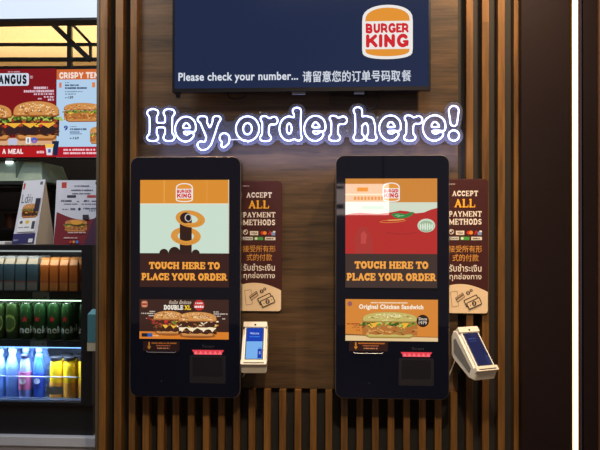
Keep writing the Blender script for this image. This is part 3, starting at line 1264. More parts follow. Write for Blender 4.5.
# --- cartons on the top shelf
def carton(c1, c2, c3, name, Hc, wp=10.6):
    root = empty(name, (0, 0, 0), '', 'drink carton')
    wd = wp * SF
    b = MB()
    w2 = wd / 2
    b.box(-w2, w2, -w2 * .8, w2 * .8, 0, Hc * .78, mat(c1, 0.45))
    # gable shoulders
    vs = [(-w2, -w2 * .8, Hc * .78), (w2, -w2 * .8, Hc * .78), (w2, w2 * .8, Hc * .78), (-w2, w2 * .8, Hc * .78), (-w2 * .9, 0, Hc * .95), (w2 * .9, 0, Hc * .95)]
    b.add(vs, [(0, 1, 5, 4), (3, 4, 5, 2), (0, 4, 3), (1, 2, 5)], mat(c2, 0.45))
    b.build('body', root, bevel=0.001)
    b = MB()
    b.box(-w2 * .9, w2 * .9, -0.0015, 0.0015, Hc * .94, Hc, mat(c3, 0.45))
    b.build('gable_seam', root)
    b = MB()
    b.box(-w2 * .97, w2 * .97, -w2 * .8 - 0.0008, -w2 * .8 - 0.0002, 0.004, Hc * .25, mat(c3, 0.5))
    b.box(-w2 * .97, w2 * .97, -w2 * .8 - 0.0008, -w2 * .8 - 0.0002, Hc * .26, Hc * .29, mat((176, 96, 90), 0.5))
    b.build('printed_band', root)
    return root


Hc = (292 - 256) * SF
cols_b = [-22.8, -11.4, 0.0, 11.2, 22.6, 34.2]
cols_o = [45.8, 55.4, 65.2, 74.8]
pb = carton((72, 104, 122), (150, 140, 120), (150, 156, 158), 'milk_carton', Hc * 0.98)
po = carton((206, 116, 44), (216, 150, 92), (222, 150, 80), 'juice_carton', Hc * 0.94, 8.4)
for proto, cols, colr, bn in ((pb, cols_b, 'slate blue', 'blue'), (po, cols_o, 'orange', 'orange')):
    first = True
    for row in range(3):
        for i, px in enumerate(cols):
            o = proto if first else copy_tree(proto)
            first = False
            yy = YF + 0.075 + row * 0.058
            o.location = (X(px, YF + 0.075), yy, shelf_top[0] + 0.0003)
            if row == 0:
                vis = [c for c in cols if c > -8]
                o['label'] = '%s drink carton in the front row of the top shelf, %s from the left' % (colr, ordinal(vis.index(px)) if px in vis else 'out of view and last')
                if px not in vis:
                    o['label'] = '%s drink carton in the front row of the top shelf beyond the picture edge' % colr
            else:
                o['label'] = '%s drink carton in the rows behind the front cartons of the top shelf' % colr
            o['group'] = '%s cartons on the top cooler shelf' % bn
            if row > 0 and px < -8:
                for ch in list(o.children):
                    bpy.data.objects.remove(ch)
                bpy.data.objects.remove(o)


# --- cans on the middle shelf
def can(body, label_c, star, word, light):
    root = empty('beer_can', (0, 0, 0), '', 'drink can', 'beer cans on the middle cooler shelf')
    r, H = 6.3 * SF, 37.0 * SF
    b = MB()
    b.lathe([(r * .78, 0), (r * .95, H * .03), (r, H * .07), (r, H * .88), (r * .84, H * .97), (r * .84, H * .985)], (0, 0, 0), mat(body, 0.28, metal=0.45), 28)
    b.build('body', root, smooth=True, local=True)
    b = MB()
    b.lathe([(r * .82, 0), (r * .85, H * .006), (r * .85, H * .02), (r * .78, H * .02), (r * .76, H * .01), (0.001, H * .01)], (0, 0, H * .982), mat((190, 196, 190), 0.25, metal=0.9), 24)
    b.build('rim', root, smooth=True, local=True)
    b = MB()
    b.tube([(0.0, -r * .1, H * .996), (0.004, -r * .45, H * 1.0), (-0.004, -r * .45, H * 1.0), (0.0, -r * .1, H * .996)], 0.0012, mat((190, 196, 190), 0.25, metal=0.9), n=6)
    b.build('pull_tab', root, local=True)

    def wrap(vs, fs, m, name, dr=0.0005):
        q = MB()
        q.add([((r + dr) * math.sin(x / r), -(r + dr) * math.cos(x / r), z) for x, z in vs], fs, m)
        return q.build(name, root, local=True)
    if light:
        n = 28
        vs = [(0, H * .45)] + [(r * .95 * math.cos(2 * math.pi * i / n), H * .45 + H * .24 * math.sin(2 * math.pi * i / n)) for i in range(n)]
        wrap(vs, [(0, 1 + i, 1 + (i + 1) % n) for i in range(n)], mat((142, 158, 84), 0.4), 'label', 0.0012)
        vs = [(0, H * .45)] + [(r * .75 * math.cos(2 * math.pi * i / n), H * .45 + H * .17 * math.sin(2 * math.pi * i / n)) for i in range(n)]
        wrap(vs, [(0, 1 + i, 1 + (i + 1) % n) for i in range(n)], mat((70, 92, 46), 0.4), 'label', 0.002)
        vs = [(-r * .7, H * .60), (r * .7, H * .60), (r * .7, H * .64), (-r * .7, H * .64)]
        wrap(vs, [(0, 1, 2, 3)], mat((186, 196, 150), 0.4), 'label_stripe', 0.0026)
    else:
        vs = [(0, H * .57)]
        for i in range(10):
            q = r * (.56 if i % 2 == 0 else .24)
            vs.append((q * math.sin(i * math.pi / 5), H * .57 + q * math.cos(i * math.pi / 5)))
        wrap(vs, [(0, 1 + i, 1 + (i + 1) % 10) for i in range(10)], mat((196, 36, 40), 0.4), 'star')
        v, f = sans_text(word, 0.02)
        ax, bx = min(p[0] for p in v), max(p[0] for p in v)
        ay, by = min(p[1] for p in v), max(p[1] for p in v)
        k = H * .20 / (by - ay)
        cxm = (ax + bx) / 2
        wrap([((x - cxm) * k, H * .18 + (y - ay) * k) for x, y in v], f, mat((222, 226, 218), 0.4), 'lettering', 0.0008)
        wrap([(-r * .5, H * .76), (r * .5, H * .76), (r * .45, H * .83), (-r * .45, H * .83)], [(0, 1, 2, 3)], mat((130, 160, 90), 0.4), 'emblem')
    return root


cg = can((34, 70, 36), None, True, 'Heineken', False)
cl = can((52, 74, 36), None, False, '', True)
fg = fl = True
cans_px = [(-14.5, 1), (-1, 1), (12.4, 1), (26.2, 0), (40, 0), (53.6, 0), (67.4, 0), (80.6, 0)]
for row in range(2):
    for i, (px, kd) in enumerate(cans_px):
        if kd:
            o = cl if fl else copy_tree(cl)
            fl = False
        else:
            o = cg if fg else copy_tree(cg)
            fg = False
        o.location = (X(px, YF + 0.075) if px < 80 else xg1 - 0.012, YF + 0.082 + row * 0.064, shelf_top[1] + 0.0003)
        o.rotation_euler.z = R([0, 4, -5, 8, -9, 6, -6, 3][i])
        nm = 'green beer can with a round yellow label' if kd else 'green beer can with a red star'
        if row:
            o['label'] = nm + ' in the second row of the middle shelf'
        elif px < -8:
            o['label'] = nm + ' beyond the left edge of the middle shelf'
        else:
            o['label'] = nm + ', %s from the left on the middle shelf' % ordinal(i - 1)

# --- bottles on the bottom
def bottle(prof, m, cap, name, cat, lab=None, capr=0.4, clear=False):
    root = empty(name, (0, 0, 0), '', cat)
    H = prof[-1][1]
    b = MB()
    b.lathe(prof, (0, 0, 0), m, 24)
    b.build('body', root, smooth=True, local=True)
    rt = prof[-1][0]
    b = MB()
    b.lathe([(rt * 1.12, -H * .01), (rt * 1.15, H * .0), (rt * 1.15, H * .075), (rt * 1.05, H * .085)], (0, 0, H), cap, 20)
    b.build('cap', root, smooth=True, local=True)
    if lab:
        z0, z1_, c, c2 = lab
        rr = max(p[0] for p in prof) + 0.0006
        b = MB()
        b.lathe([(rr, z0 * H), (rr, z1_ * H)], (0, 0, 0), c, 24)
        b.build('label_sleeve', root, smooth=True, local=True)
        if c2:
            n = 14
            vs = [(0, (z0 + z1_) / 2 * H)] + [(rr * .55 * math.cos(2 * math.pi * i / n), (z0 + z1_) / 2 * H + rr * .5 * math.sin(2 * math.pi * i / n)) for i in range(n)]
            b = MB()
            b.add([((rr + .0012) * math.sin(x / rr), -(rr + .0012) * math.cos(x / rr), z) for x, z in vs], [(0, 1 + i, 1 + (i + 1) % n) for i in range(n)], c2)
            b.build('emblem', root, local=True)
    return root


def bprof(r, H, neck=0.42, sh=0.66):
    return [(r * .86, 0), (r, H * .03), (r * .97, H * .2), (r, H * .24), (r * .96, H * .36), (r, H * .42), (r, H * sh), (r * .9, H * (sh + .08)), (r * neck * 1.25, H * .88), (r * neck, H * .92), (r * neck, H)]


def water_mat():
    m = bpy.data.materials.new('blue_water_plastic')
    m.use_nodes = True
    nt = m.node_tree
    p = nt.nodes['Principled BSDF']
    p.inputs['Base Color'].default_value = lin((150, 190, 250)) + (1,)
    p.inputs['Roughness'].default_value = 0.12
    p.inputs['Transmission Weight'].default_value = 0.45
    p.inputs['IOR'].default_value = 1.33
    vo = nt.nodes.new('ShaderNodeTexVoronoi')
    vo.inputs['Scale'].default_value = 130
    tc = nt.nodes.new('ShaderNodeTexCoord')
    nt.links.new(tc.outputs['Object'], vo.inputs['Vector'])
    bp = nt.nodes.new('ShaderNodeBump')
    bp.inputs['Strength'].default_value = 0.6
    bp.inputs['Distance'].default_value = 0.004
    nt.links.new(vo.outputs['Distance'], bp.inputs['Height'])
    nt.links.new(bp.outputs[0], p.inputs['Normal'])
    return m


M_WATER = water_mat()


def put(o, px, row, label, group, dy=0.0):
    o.location = (X(px, YF + 0.08), YF + 0.080 + row * 0.062 + dy, zfl + 0.0004)
    o['label'] = label
    if group:
        o['group'] = group


wb = bottle(bprof(6.6 * SF, 45 * SF, 0.45), M_WATER, mat((150, 180, 235), 0.4), 'water_bottle', 'bottle', None)
fst = True
for row in range(3):
    for i, px in enumerate((-14, 0.5, 13.5)) if row == 0 else enumerate((-8, 6, 20, 33.5)):
        o = wb if fst else copy_tree(wb)
        fst = False
        if row == 0:
            put(o, px, 0, ['clear blue water bottle beyond the left edge of the bottom shelf', 'clear blue water bottle at the left edge of the bottom shelf', 'clear blue water bottle left of the pink labelled bottle'][i], 'water bottles on the bottom shelf')
        else:
            put(o, px, row, 'clear blue water bottle in the rows behind the front bottles', 'water bottles on the bottom shelf')
o = bottle(bprof(6.2 * SF, 41 * SF, 0.62, 0.6), mat((120, 130, 190), 0.25), mat((26, 30, 52), 0.35), 'drink_bottle', 'bottle', (.22, .66, mat((176, 92, 130), 0.4), mat((226, 214, 220), 0.4)))
put(o, 27, 0, 'bottle with a dark cap and a pink sleeve on the bottom shelf', None, -0.01)
o = bottle(bprof(5.8 * SF, 41 * SF, 0.5, 0.62), mat((56, 100, 210), 0.2), mat((70, 120, 220), 0.35), 'drink_bottle', 'bottle', (.25, .62, mat((40, 70, 180), 0.4), mat((206, 220, 240), 0.4)))
put(o, 40, 0, 'bright blue bottle with a white emblem on the bottom shelf', None)
yb = bottle([(6.1 * SF, 0), (6.4 * SF, 1.5 * SF), (6.4 * SF, 33 * SF), (5.9 * SF, 36 * SF), (5.4 * SF, 37.5 * SF), (5.4 * SF, 39 * SF)], mat((246, 200, 36), 0.25), mat((34, 34, 36), 0.3), 'orange_juice_bottle', 'bottle', (.03, .42, mat((232, 160, 60), 0.4), None))
fst = True
for row in range(2):
    for i, px in enumerate((57, 70.6, 83)) if row == 0 else enumerate((62, 76)):
        o = yb if fst else copy_tree(yb)
        fst = False
        if i == 2:
            px = 80
        if row == 0:
            put(o, px - (0 if i < 2 else 0.6), 0, 'yellow juice bottle with a black lid, %s in the front row' % ['leftmost', 'middle one', 'rightmost'][i], 'yellow juice bottles')
            if i == 2:
                o.location.x = xg1 - 0.014
        else:
            put(o, px, 1, 'yellow juice bottle with a black lid in the second row, %s' % ['left one', 'right one'][i], 'yellow juice bottles')

# --- cards on the cooler top
def tent(px_poly, label):
    (ax, ay), (bx, by), (cx_, cy_), (dx, dy) = px_poly
    return None


Yt = YF + 0.10
zc0 = zt + 0.0005
A_, B_ = P(24, 181, Yt + 0.065), P(45.5, 179.5, Yt + 0.045)
A0 = P(12, 242, Yt)
C0 = P(54.8, 242, Yt + 0.12)
for v in (A0, C0):
    v.z = zc0
B0 = A0 + (B_ - A_) * 1.07
B0.z = zc0
D0 = A0 + (C0 - B0)
tc_ = empty('table_card', ((A0 + C0) / 2), 'white folded tent card with a burger picture on the cooler top', 'tent card')
pap = mat((222, 216, 206), 0.6)
mb = MB()
e1 = (B_ - A_)
mb.add([A0, B0, B_, A_], [(0, 1, 2, 3)], mat((214, 216, 226), 0.5))
th = Vector((0.0, 0.0015, 0))
mb.add([A0 + th, B0 + th, B_ + th, A_ + th], [(3, 2, 1, 0)], pap)
mb.build('front_panel', tc_)
mb = MB()
mb.add([B0 + th, C0, B_ + th, D0, A_ + th], [(0, 1, 2), (1, 3, 4, 2)], mat((226, 214, 196), 0.6))
mb.build('folded_side', tc_)
nrm = (B0 - A0).cross(A_ - A0).normalized()
a = Art(A_ + (nrm if nrm.y < 0 else -nrm) * 0.0012, B_ - A_, A0 - A_, nrm if nrm.y < 0 else -nrm, (0, 0, 100, 100))
# the panel is a parallelogram, art in percent
a.rect(0, 0, 100, 100, dif((214, 216, 226)), 0.5)
a.rect(0, 92 - 8, 100, 100, dif((52, 50, 100)), 1)
a.rect(4, 4, 12, 14, dif((180, 70, 50)), 1)
a.rect(80, 3, 92, 8, dif((90, 94, 110)), 1)
a.text('Ld', 8, 22, 36, 36, dif((80, 84, 96)), 2)
a.text('ส่ง', 38, 22, 58, 36, dif((80, 84, 96)), 2)
burger(a, 20, 38, 96, 60, dif, 2, 'angus', False)
a.rect(76, 30, 98, 50, dif((44, 40, 60)), 14)
a.rr(14, 61, 96, 82, 4, dif((232, 232, 236)), 14)
a.ell(28, 67, 7, 2.6, dif((80, 84, 100)), 15)
a.ell(56, 67, 9, 2.6, dif((226, 190, 70)), 15)
a.rect(78, 66, 92, 78, dif((60, 60, 80)), 15)
a.scribble(20, 74, 40, 76, dif((110, 110, 120)), 15, 4)
a.scribble(46, 74, 70, 76, dif((110, 110, 120)), 15, 4)
a.scribble(8, 93, 30, 96, dif((150, 150, 190)), 15, 4)
a.rr(76, 93, 96, 99, 2, dif((214, 214, 220)), 15)
a.build('printed_front', tc_)

Y2 = YF + 0.07
cd = empty('counter_card', (X(76, Y2), Y2, zc0), 'printed stand card, white above and maroon below, on the cooler top', 'stand card')
x0, x1 = X(56, Y2), X(99, Y2)
z0_, z1_ = zc0, ZL(179.8, Y2)
dz = z1_ - z0_
lean = 0.03
mb = MB()
mb.add([(x0 - 0.012, Y2, z0_), (x1, Y2, z0_), (x1, Y2 + lean, z1_), (x0, Y2 + lean, z1_), (x0 - 0.012, Y2 + 0.002, z0_), (x1, Y2 + 0.002, z0_), (x1, Y2 + lean + 0.002, z1_), (x0, Y2 + lean + 0.002, z1_)],
       [(0, 1, 2, 3), (7, 6, 5, 4), (0, 4, 5, 1), (1, 5, 6, 2), (2, 6, 7, 3), (3, 7, 4, 0)], mat((206, 208, 222), 0.5))
mb.build('card', cd)
mb = MB()
mb.add([(x0 + 0.04, Y2 + 0.003, z0_), (x0 + 0.1, Y2 + 0.003, z0_), (x0 + 0.07, Y2 + lean * .7, z0_ + dz * .65), (x0 + 0.04, Y2 + 0.09, z0_), (x0 + 0.1, Y2 + 0.09, z0_)], [(0, 2, 3), (1, 4, 2), (3, 2, 4)], pap)
mb.build('easel_foot', cd)
a = Art((x0, Y2 + lean, z1_), (x1 - x0, 0, 0), (0, -lean, z0_ - z1_), Vector((0, -dz, lean)).normalized(), (56, 180, 99, 242))
a.rect(53.6, 180, 99, 242, dif((206, 208, 222)), 0.5)
arcp = [(56 - 2.6 + 0.9 * 2, 211)] + [(56 + 43 * i / 16, 211 + 7.2 * math.sin(math.pi * (i / 16) * 0.8)) for i in range(17)]
a.poly([(53.4, 242), (99, 242)] + [(q[0], q[1] + 0) for q in arcp[::-1]], dif((118, 26, 40)), 1)
a.poly([(84, 242), (99, 242), (99, 212), (92, 218)], dif((70, 34, 62)), 2)
a.rect(59, 182, 64, 187.5, dif((180, 60, 46)), 2)
a.rect(93, 181.5, 95.5, 184, dif((70, 70, 80)), 2)
for (xa, xb, yy, hh) in ((72, 87, 185, 1.3), (69, 91, 189, 1.5), (70, 89, 192.4, 1.3), (59, 70, 199, 2.0), (75, 77.5, 200, 1.2), (82, 88, 199, 2), (90, 96, 199.6, 1.4), (62, 76, 202.6, 1), (80, 96, 202.6, 1), (61, 67, 207.6, 1.2), (69, 74, 206.8, 2.2), (82, 98, 206.6, 1.6), (88, 94, 209, 1)):
    a.scribble(xa, yy, xb, yy + hh, dif((74, 78, 104)), 3, 1.1)
a.rr(65, 194.5, 74, 197, 0.6, dif((44, 48, 70)), 3)
a.rr(85, 194.5, 94, 197, 0.6, dif((176, 64, 66)), 3)
a.ell(78, 208, 1.4, 1.4, dif((40, 50, 90)), 3)
burger(a, 64, 218, 87, 230, dif, 3, 'chicken', False)
a.ell(76, 221, 6, 2.2, dif((226, 160, 60)), 15)
a.rect(82, 213.5, 88, 218, dif((54, 40, 50)), 15)
a.scribble(68, 230, 86, 231.2, dif((220, 190, 190)), 15)
a.scribble(64, 235, 78, 236.2, dif((220, 190, 190)), 15)
a.ell(71, 239.5, 1.3, 1.3, dif((200, 60, 60)), 15)
a.ell(74.2, 239.5, 1.3, 1.3, dif((210, 150, 60)), 15)
a.ell(77.6, 239.5, 1.5, 1.5, dif((70, 120, 210)), 15)
a.build('print', cd)

mb = MB()
mb.box(X(-14, Yt), X(11.5, Yt), Yt - 0.06, Yt + 0.06, zc0, zc0 + 0.012, mat((230, 230, 234), 0.5))
tag(mb.build('paper_stack', bevel=0.001), 'small stack of white paper at the left edge on the cooler top', 'paper')

# teal carton fixed to the cooler side
Yq = YF + 0.06
bx = empty('card_holder', (X(92, Yq), Yq, ZL(350, Yq)), 'teal and cream card holder on the right side of the cooler', 'card holder')
xx0 = X(87.3, YF - 0.03)
yq = YF - 0.034
mb = MB()
mb.box(X(88, yq), X(96.5, yq), yq, YF - 0.001, ZL(342, yq), ZL(314, yq), mat((74, 128, 138), 0.5))
vs = [(X(88, yq), yq, ZL(314, yq)), (X(96.5, yq), yq, ZL(314, yq)), (X(96.5, yq), YF - 0.001, ZL(309.5, yq)), (X(90, yq), YF - 0.001, ZL(309.5, yq)), (X(88, yq), YF - 0.001, ZL(314, yq)), (X(96.5, yq), YF - 0.001, ZL(314, yq))]
mb.add(vs, [(0, 1, 2, 3), (0, 3, 4), (1, 5, 2), (4, 3, 2, 5)], mat((104, 160, 172), 0.5))
mb.build('cover', bx)
mb = MB()
mb.box(X(87.6, yq), X(96.5, yq), yq + 0.001, YF - 0.001, ZL(350.5, yq), ZL(342, yq), mat((196, 186, 160), 0.5))
mb.build('base', bx)

# ================================================================== TELEVISION
YV = -0.075
tv = empty('wall_television', (X(301, YV), YV, Z(91, YV)), 'large wall television with a navy screen above the neon sign', 'television')
xv0, xv1 = X(172.3, YV, 60), X(430.8, YV, 60)
zv0 = Z(91.2, YV, 300)
zv1 = zv0 + 0.545
mb = MB()
mb.slab([[(xv0, zv0), (xv1, zv0), (xv1, zv1), (xv0, zv1)], [(xv0 + 0.008, zv0 + 0.014), (xv1 - 0.008, zv0 + 0.014), (xv1 - 0.008, zv1 - 0.008), (xv0 + 0.008, zv1 - 0.008)]], YV, YV + 0.028, mat((22, 22, 28), 0.25))
mb.box(xv0 + 0.006, xv1 - 0.006, YV + 0.005, YV + 0.027, zv0 + 0.006, zv1 - 0.006, M_BLACK)
mb.build('frame', tv)
mb = MB()
mb.box(xv0 + 0.10, xv1 - 0.10, YV + 0.0285, YV + 0.055, zv0 + 0.03, zv1 - 0.1, M_BLACK)
mb.build('rear_housing', tv, bevel=0.006)
mb = MB()
mb.box(-0.25, 0.2, YV + 0.056, YP - 0.0005, zv0 + 0.14, zv0 + 0.34, mat((40, 40, 42), 0.5))
mb.build('mount', tv)
a = Art.wall(YV + 0.0035, 172.3, -56, 430.8, 91.2)
a.O = Vector((xv0, YV + 0.0035, zv1))
a.U = Vector((xv1 - xv0, 0, 0))
a.V = Vector((0, 0, zv0 - zv1))
SK = (zv1 - zv0) / 0.545
a.rect(174.4, -54, 428.8, 87.6, em((30, 42, 72), 1.0, rough=0.1, ior=1.35), 0)
a.text('Please check your number...', 178.4, 71.5, 299.4, 82.3, em((214, 220, 232)), 1, 0.022)
a.text('请留意您的订单号码取', 304, 71, 401.2, 82.3, em((208, 214, 226)), 1, 0.016)
for q_ in (-0.22, 0.22):
    a.text('餐', 402.4 + q_, 71.2, 411.6 + q_, 82.2, em((208, 214, 226)), 1 + q_, 0.0)
logo(a, 363.2, 6.8, 413.2, 60.3, lambda c: em(c), 2)
a.build('screen', tv)
# little sensor, label and cables under the set
mb = MB()
pz = P(177.8, 92, YV + 0.01)
mb.box(pz.x - 0.010, pz.x + 0.010, pz.y - 0.006, pz.y + 0.010, zv0 - 0.008, zv0 + 0.001, M_BLACK)
mb.box(pz.x - 0.007, pz.x + 0.008, pz.y - 0.004, pz.y + 0.008, zv0 - 0.019, zv0 - 0.008, mat((12, 12, 18), 0.2))
mb.build('remote_sensor', tv, bevel=0.002)
for a0, a1 in ((292, 305), (354, 364)):
    mb = MB()
    mb.box(X(a0, YV + .02), X(a1, YV + .02), YV + 0.018, YV + 0.026, zv0 - 0.008, zv0 - 0.0005, mat((190, 200, 225), 0.4))
    mb.build('connector_label', tv)


def loop_cable(x0p, x1p, ybot, nm):
    pts = []
    yy = YV + 0.035
    zt_ = zv0 + 0.03
    zb_ = Z(ybot, yy)
    xa_, xb_ = X(x0p, yy), X(x1p, yy)
    for i in range(25):
        t = i / 24
        ang = math.pi * t
        x = (xa_ + xb_) / 2 - (xb_ - xa_) / 2 * math.cos(ang) * (0.8 + 0.2 * math.sin(ang))
        z = zt_ - (zt_ - zb_) * math.sin(ang) ** 0.55
        pts.append((x, yy, z))
    b = MB()
    b.tube(pts, 0.0028, mat((14, 14, 20), 0.35), n=8)
    return b.build(nm, tv, smooth=True)


loop_cable(225, 248, 98.5, 'cable')
loop_cable(363, 378, 109.5, 'cable')
mb = MB()
yy = YV + 0.045
mb.tube([(X(379, yy), yy, zv0 + 0.03), (X(379, yy), yy, Z(100, yy)), (X(377, yy), yy + 0.01, Z(108, yy)), (X(366, yy), yy + 0.02, Z(112, yy))], 0.0018, mat((14, 14, 20), 0.35))
mb.build('cable', tv, smooth=True)

# ================================================================== NEON SIGN
def arcL(cx, cy, rx, ry, spec):
    """spec: list of (angle, radius)"""
    out = []
    for (a0, r0), (a1, r1) in zip(spec[:-1], spec[1:]):
        for i in range(6):
            t = i / 6
            a_ = R(a0 + (a1 - a0) * t)
            out.append((cx + rx * math.cos(a_), cy + ry * math.sin(a_), r0 + (r1 - r0) * t))
    a_ = R(spec[-1][0])
    out.append((cx + rx * math.cos(a_), cy + ry * math.sin(a_), spec[-1][1]))
    return out


NL = {
    'H': ([[(3.4, 3.3, 3.3), (8.4, 3.3, 3.3)], [(3.4, 28.2, 3.3), (8.4, 28.2, 3.3)], [(6.2, 4, 3.7), (6.4, 15, 3.6), (6.2, 28, 3.7)],
           [(20.1, 3.3, 3.3), (25.1, 3.3, 3.3)], [(20.1, 28.2, 3.3), (25.1, 28.2, 3.3)], [(22.3, 4, 3.7), (22.1, 15, 3.6), (22.3, 28, 3.7)],
           [(6.4, 15.8, 2.3), (22.1, 15.8, 2.3)]], 1.6),
    'e': ([arcL(11, 12.6, 7.2, 9.3, [(-4, 2.6), (40, 3.4), (90, 3.1), (180, 4.0), (270, 3.5), (318, 2.6)]), [(5, 11.6, 1.7), (18.4, 11.6, 1.7)]], 0.6),
    'y': ([[(3.4, 22.3, 2.9), (7.5, 22.3, 2.9)], [(5.6, 21.5, 3.2), (12.6, 5.5, 3.3)], [(18.6, 22.5, 2.7), (21.4, 22.5, 2.7)],
           [(19.8, 21.8, 2.9), (14.4, 7, 3.5), (11.5, -1.5, 3.4), (8.6, -5, 3.3), (5.4, -5.6, 3.2)], [(4.2, -3.6, 3.7)]], 1.4),
    ',': ([[(5.4, 3.7, 4.7)], [(6.8, 2.6, 3.6), (7.0, -0.6, 3.0), (4.6, -3.8, 2.3)]], 1.0),
    'o': ([arcL(11.8, 12.6, 8.1, 9.2, [(0, 3.7), (90, 3.3), (180, 3.7), (270, 3.3), (360, 3.7)])], 0.6),
    'r': ([[(3.2, 3.1, 3.1), (8.2, 3.1, 3.1)], [(5.6, 3.6, 3.3), (5.8, 20, 3.3)], [(3.4, 22.2, 2.8), (5.6, 22, 2.9)], [(6.4, 15.5, 2.2), (9.6, 19.6, 2.8), (13.9, 20.3, 4.0)]], 1.4),
    'd': ([arcL(9.7, 12.3, 6.0, 8.9, [(0, 3.3), (90, 3.3), (180, 3.7), (270, 3.3), (360, 3.3)]), [(18.2, 29.6, 3.6), (17.9, 18, 3.3), (18.2, 4, 3.5)], [(19.6, 3.2, 3.0)], [(16.4, 29.8, 3.2)]], 1.0),
    'h': ([[(5.2, 29.6, 3.5), (5.4, 16, 3.3), (5.2, 4, 3.3)], [(3.4, 29.8, 3.2)], [(3.2, 3.1, 3.1), (7.8, 3.1, 3.1)],
           [(6.4, 16.5, 2.4), (11.8, 21.2, 3.3), (16.4, 19.6, 3.7), (18, 14, 3.5), (18, 4, 3.3)], [(15.6, 3.1, 3.0), (20, 3.1, 3.0)]], 1.3),
    '!': ([[(5.3, 29.8, 4.9), (5.3, 18.0, 3.3)], [(5.3, 5.4, 5.2)]], 0.2),
}
SIGN = [('H', 147.3, 28.5, 140.2), ('e', 176.2, 22.3, 141.0), ('y', 198.3, 24.0, 141.0), (',', 220.5, 11.0, 141.2), ('o', 237.6, 23.6, 141.2),
        ('r', 261.8, 18.0, 141.0), ('d', 281.4, 22.6, 141.0), ('e', 306.4, 22.4, 141.1), ('r', 330.8, 18.0, 141.1), ('h', 355.0, 23.2, 141.1),
        ('e', 380.8, 22.4, 141.3), ('r', 404.9, 18.2, 141.3), ('e', 423.6, 23.4, 141.5), ('!', 448.4, 10.6, 142.0)]
YN = -0.028
ns = empty('neon_sign', (X(303, YN), YN, Z(150, YN)), 'white neon sign reading Hey, order here! on clear backing', 'neon sign')
an = Art.wall(YN, 147, 105, 460, 150)
tube_m = mat((240, 240, 255), 0.4, emit=(176, 192, 255), strength=5.5, noise=0, name='neon_tube')
allch = []
for chn, x0, wd_, base in SIGN:
    ch, k = NL[chn]
    nat = {'H': 28.5, 'e': 22.2, 'y': 24.0, ',': 10.6, 'o': 23.6, 'r': 17.9, 'd': 22.6, 'h': 23.0, '!': 10.6}[chn]
    sx = wd_ / nat
    D = field(ch, -4, nat + 4, -14, 40, 0.3, k)
    lps = contours(D, -4, -14, 0.3, 0.0)
    b = MB()
    for l in lps:
        if abs(area2(l)) < 1.0:
            continue
        l = resample(l, 0.75)
        n = len(l)
        for _ in range(2):
            l = [((l[i - 1][0] + 2 * l[i][0] + l[(i + 1) % n][0]) / 4, (l[i - 1][1] + 2 * l[i][1] + l[(i + 1) % n][1]) / 4) for i in range(n)]
        b.tube([an.p(x0 + x * sx, base - y) + Vector((0, -0.005, 0)) for x, y in l], 0.0023, tube_m, closed=True, n=8)
    b.build('exclamation_tube' if chn == '!' else ('comma_tube' if chn == ',' else 'letter_tube'), ns, smooth=True)
    for c_ in ch:
        allch.append([(x0 + x * sx, -(base - y), r) for x, y, r in c_])
# acrylic backing follows the lettering; clear bridges span the gaps
for (ax, ay, bx_, by_, rr_) in ((225, 130, 245, 130, 5), (343, 128, 358, 128, 5), (270, 133, 290, 133, 3), (300, 125, 310, 125, 4)):
    allch.append([(ax, -ay, rr_), (bx_, -by_, rr_)])
D = field(allch, 136, 470, -158, -98, 0.6)
b = MB()
for grp in nest([resample(l, 1.6) for l in contours(D, 136, -158, 0.6, 4.2) if abs(area2(l)) > 3]):
    b.slab([[(lambda v: (v.x, v.z))(an.p(x, -y)) for x, y in l] for l in grp], YN, YN + 0.005, M_ACR)
b.build('acrylic_backing', ns)
b = MB()
for px, py in ((150, 134), (231, 136), (262, 112), (300, 132), (349, 131), (379, 118), (444, 122)):
    q = an.p(px, py)
    b.tube([(q.x, YN + 0.001, q.z), (q.x, YP + 0.0005, q.z)], 0.004, M_STEEL)
b.build('standoff', ns)
b = MB()
zz = [an.p(x, y) for x, y in ((231, 139.5), (240, 139.2), (249, 139.8), (250, 143))]
b.tube([(p_.x, YN - 0.001, p_.z) for p_ in zz], 0.0013, M_WHITE)
zz = [an.p(x, y) for x, y in ((155, 139), (158, 141.5), (161, 143.2))]
b.tube([(p_.x, YN - 0.001, p_.z) for p_ in zz], 0.0010, M_WHITE)
b.build('wire', ns)

# ================================================================== KIOSKS
YKI = -0.085


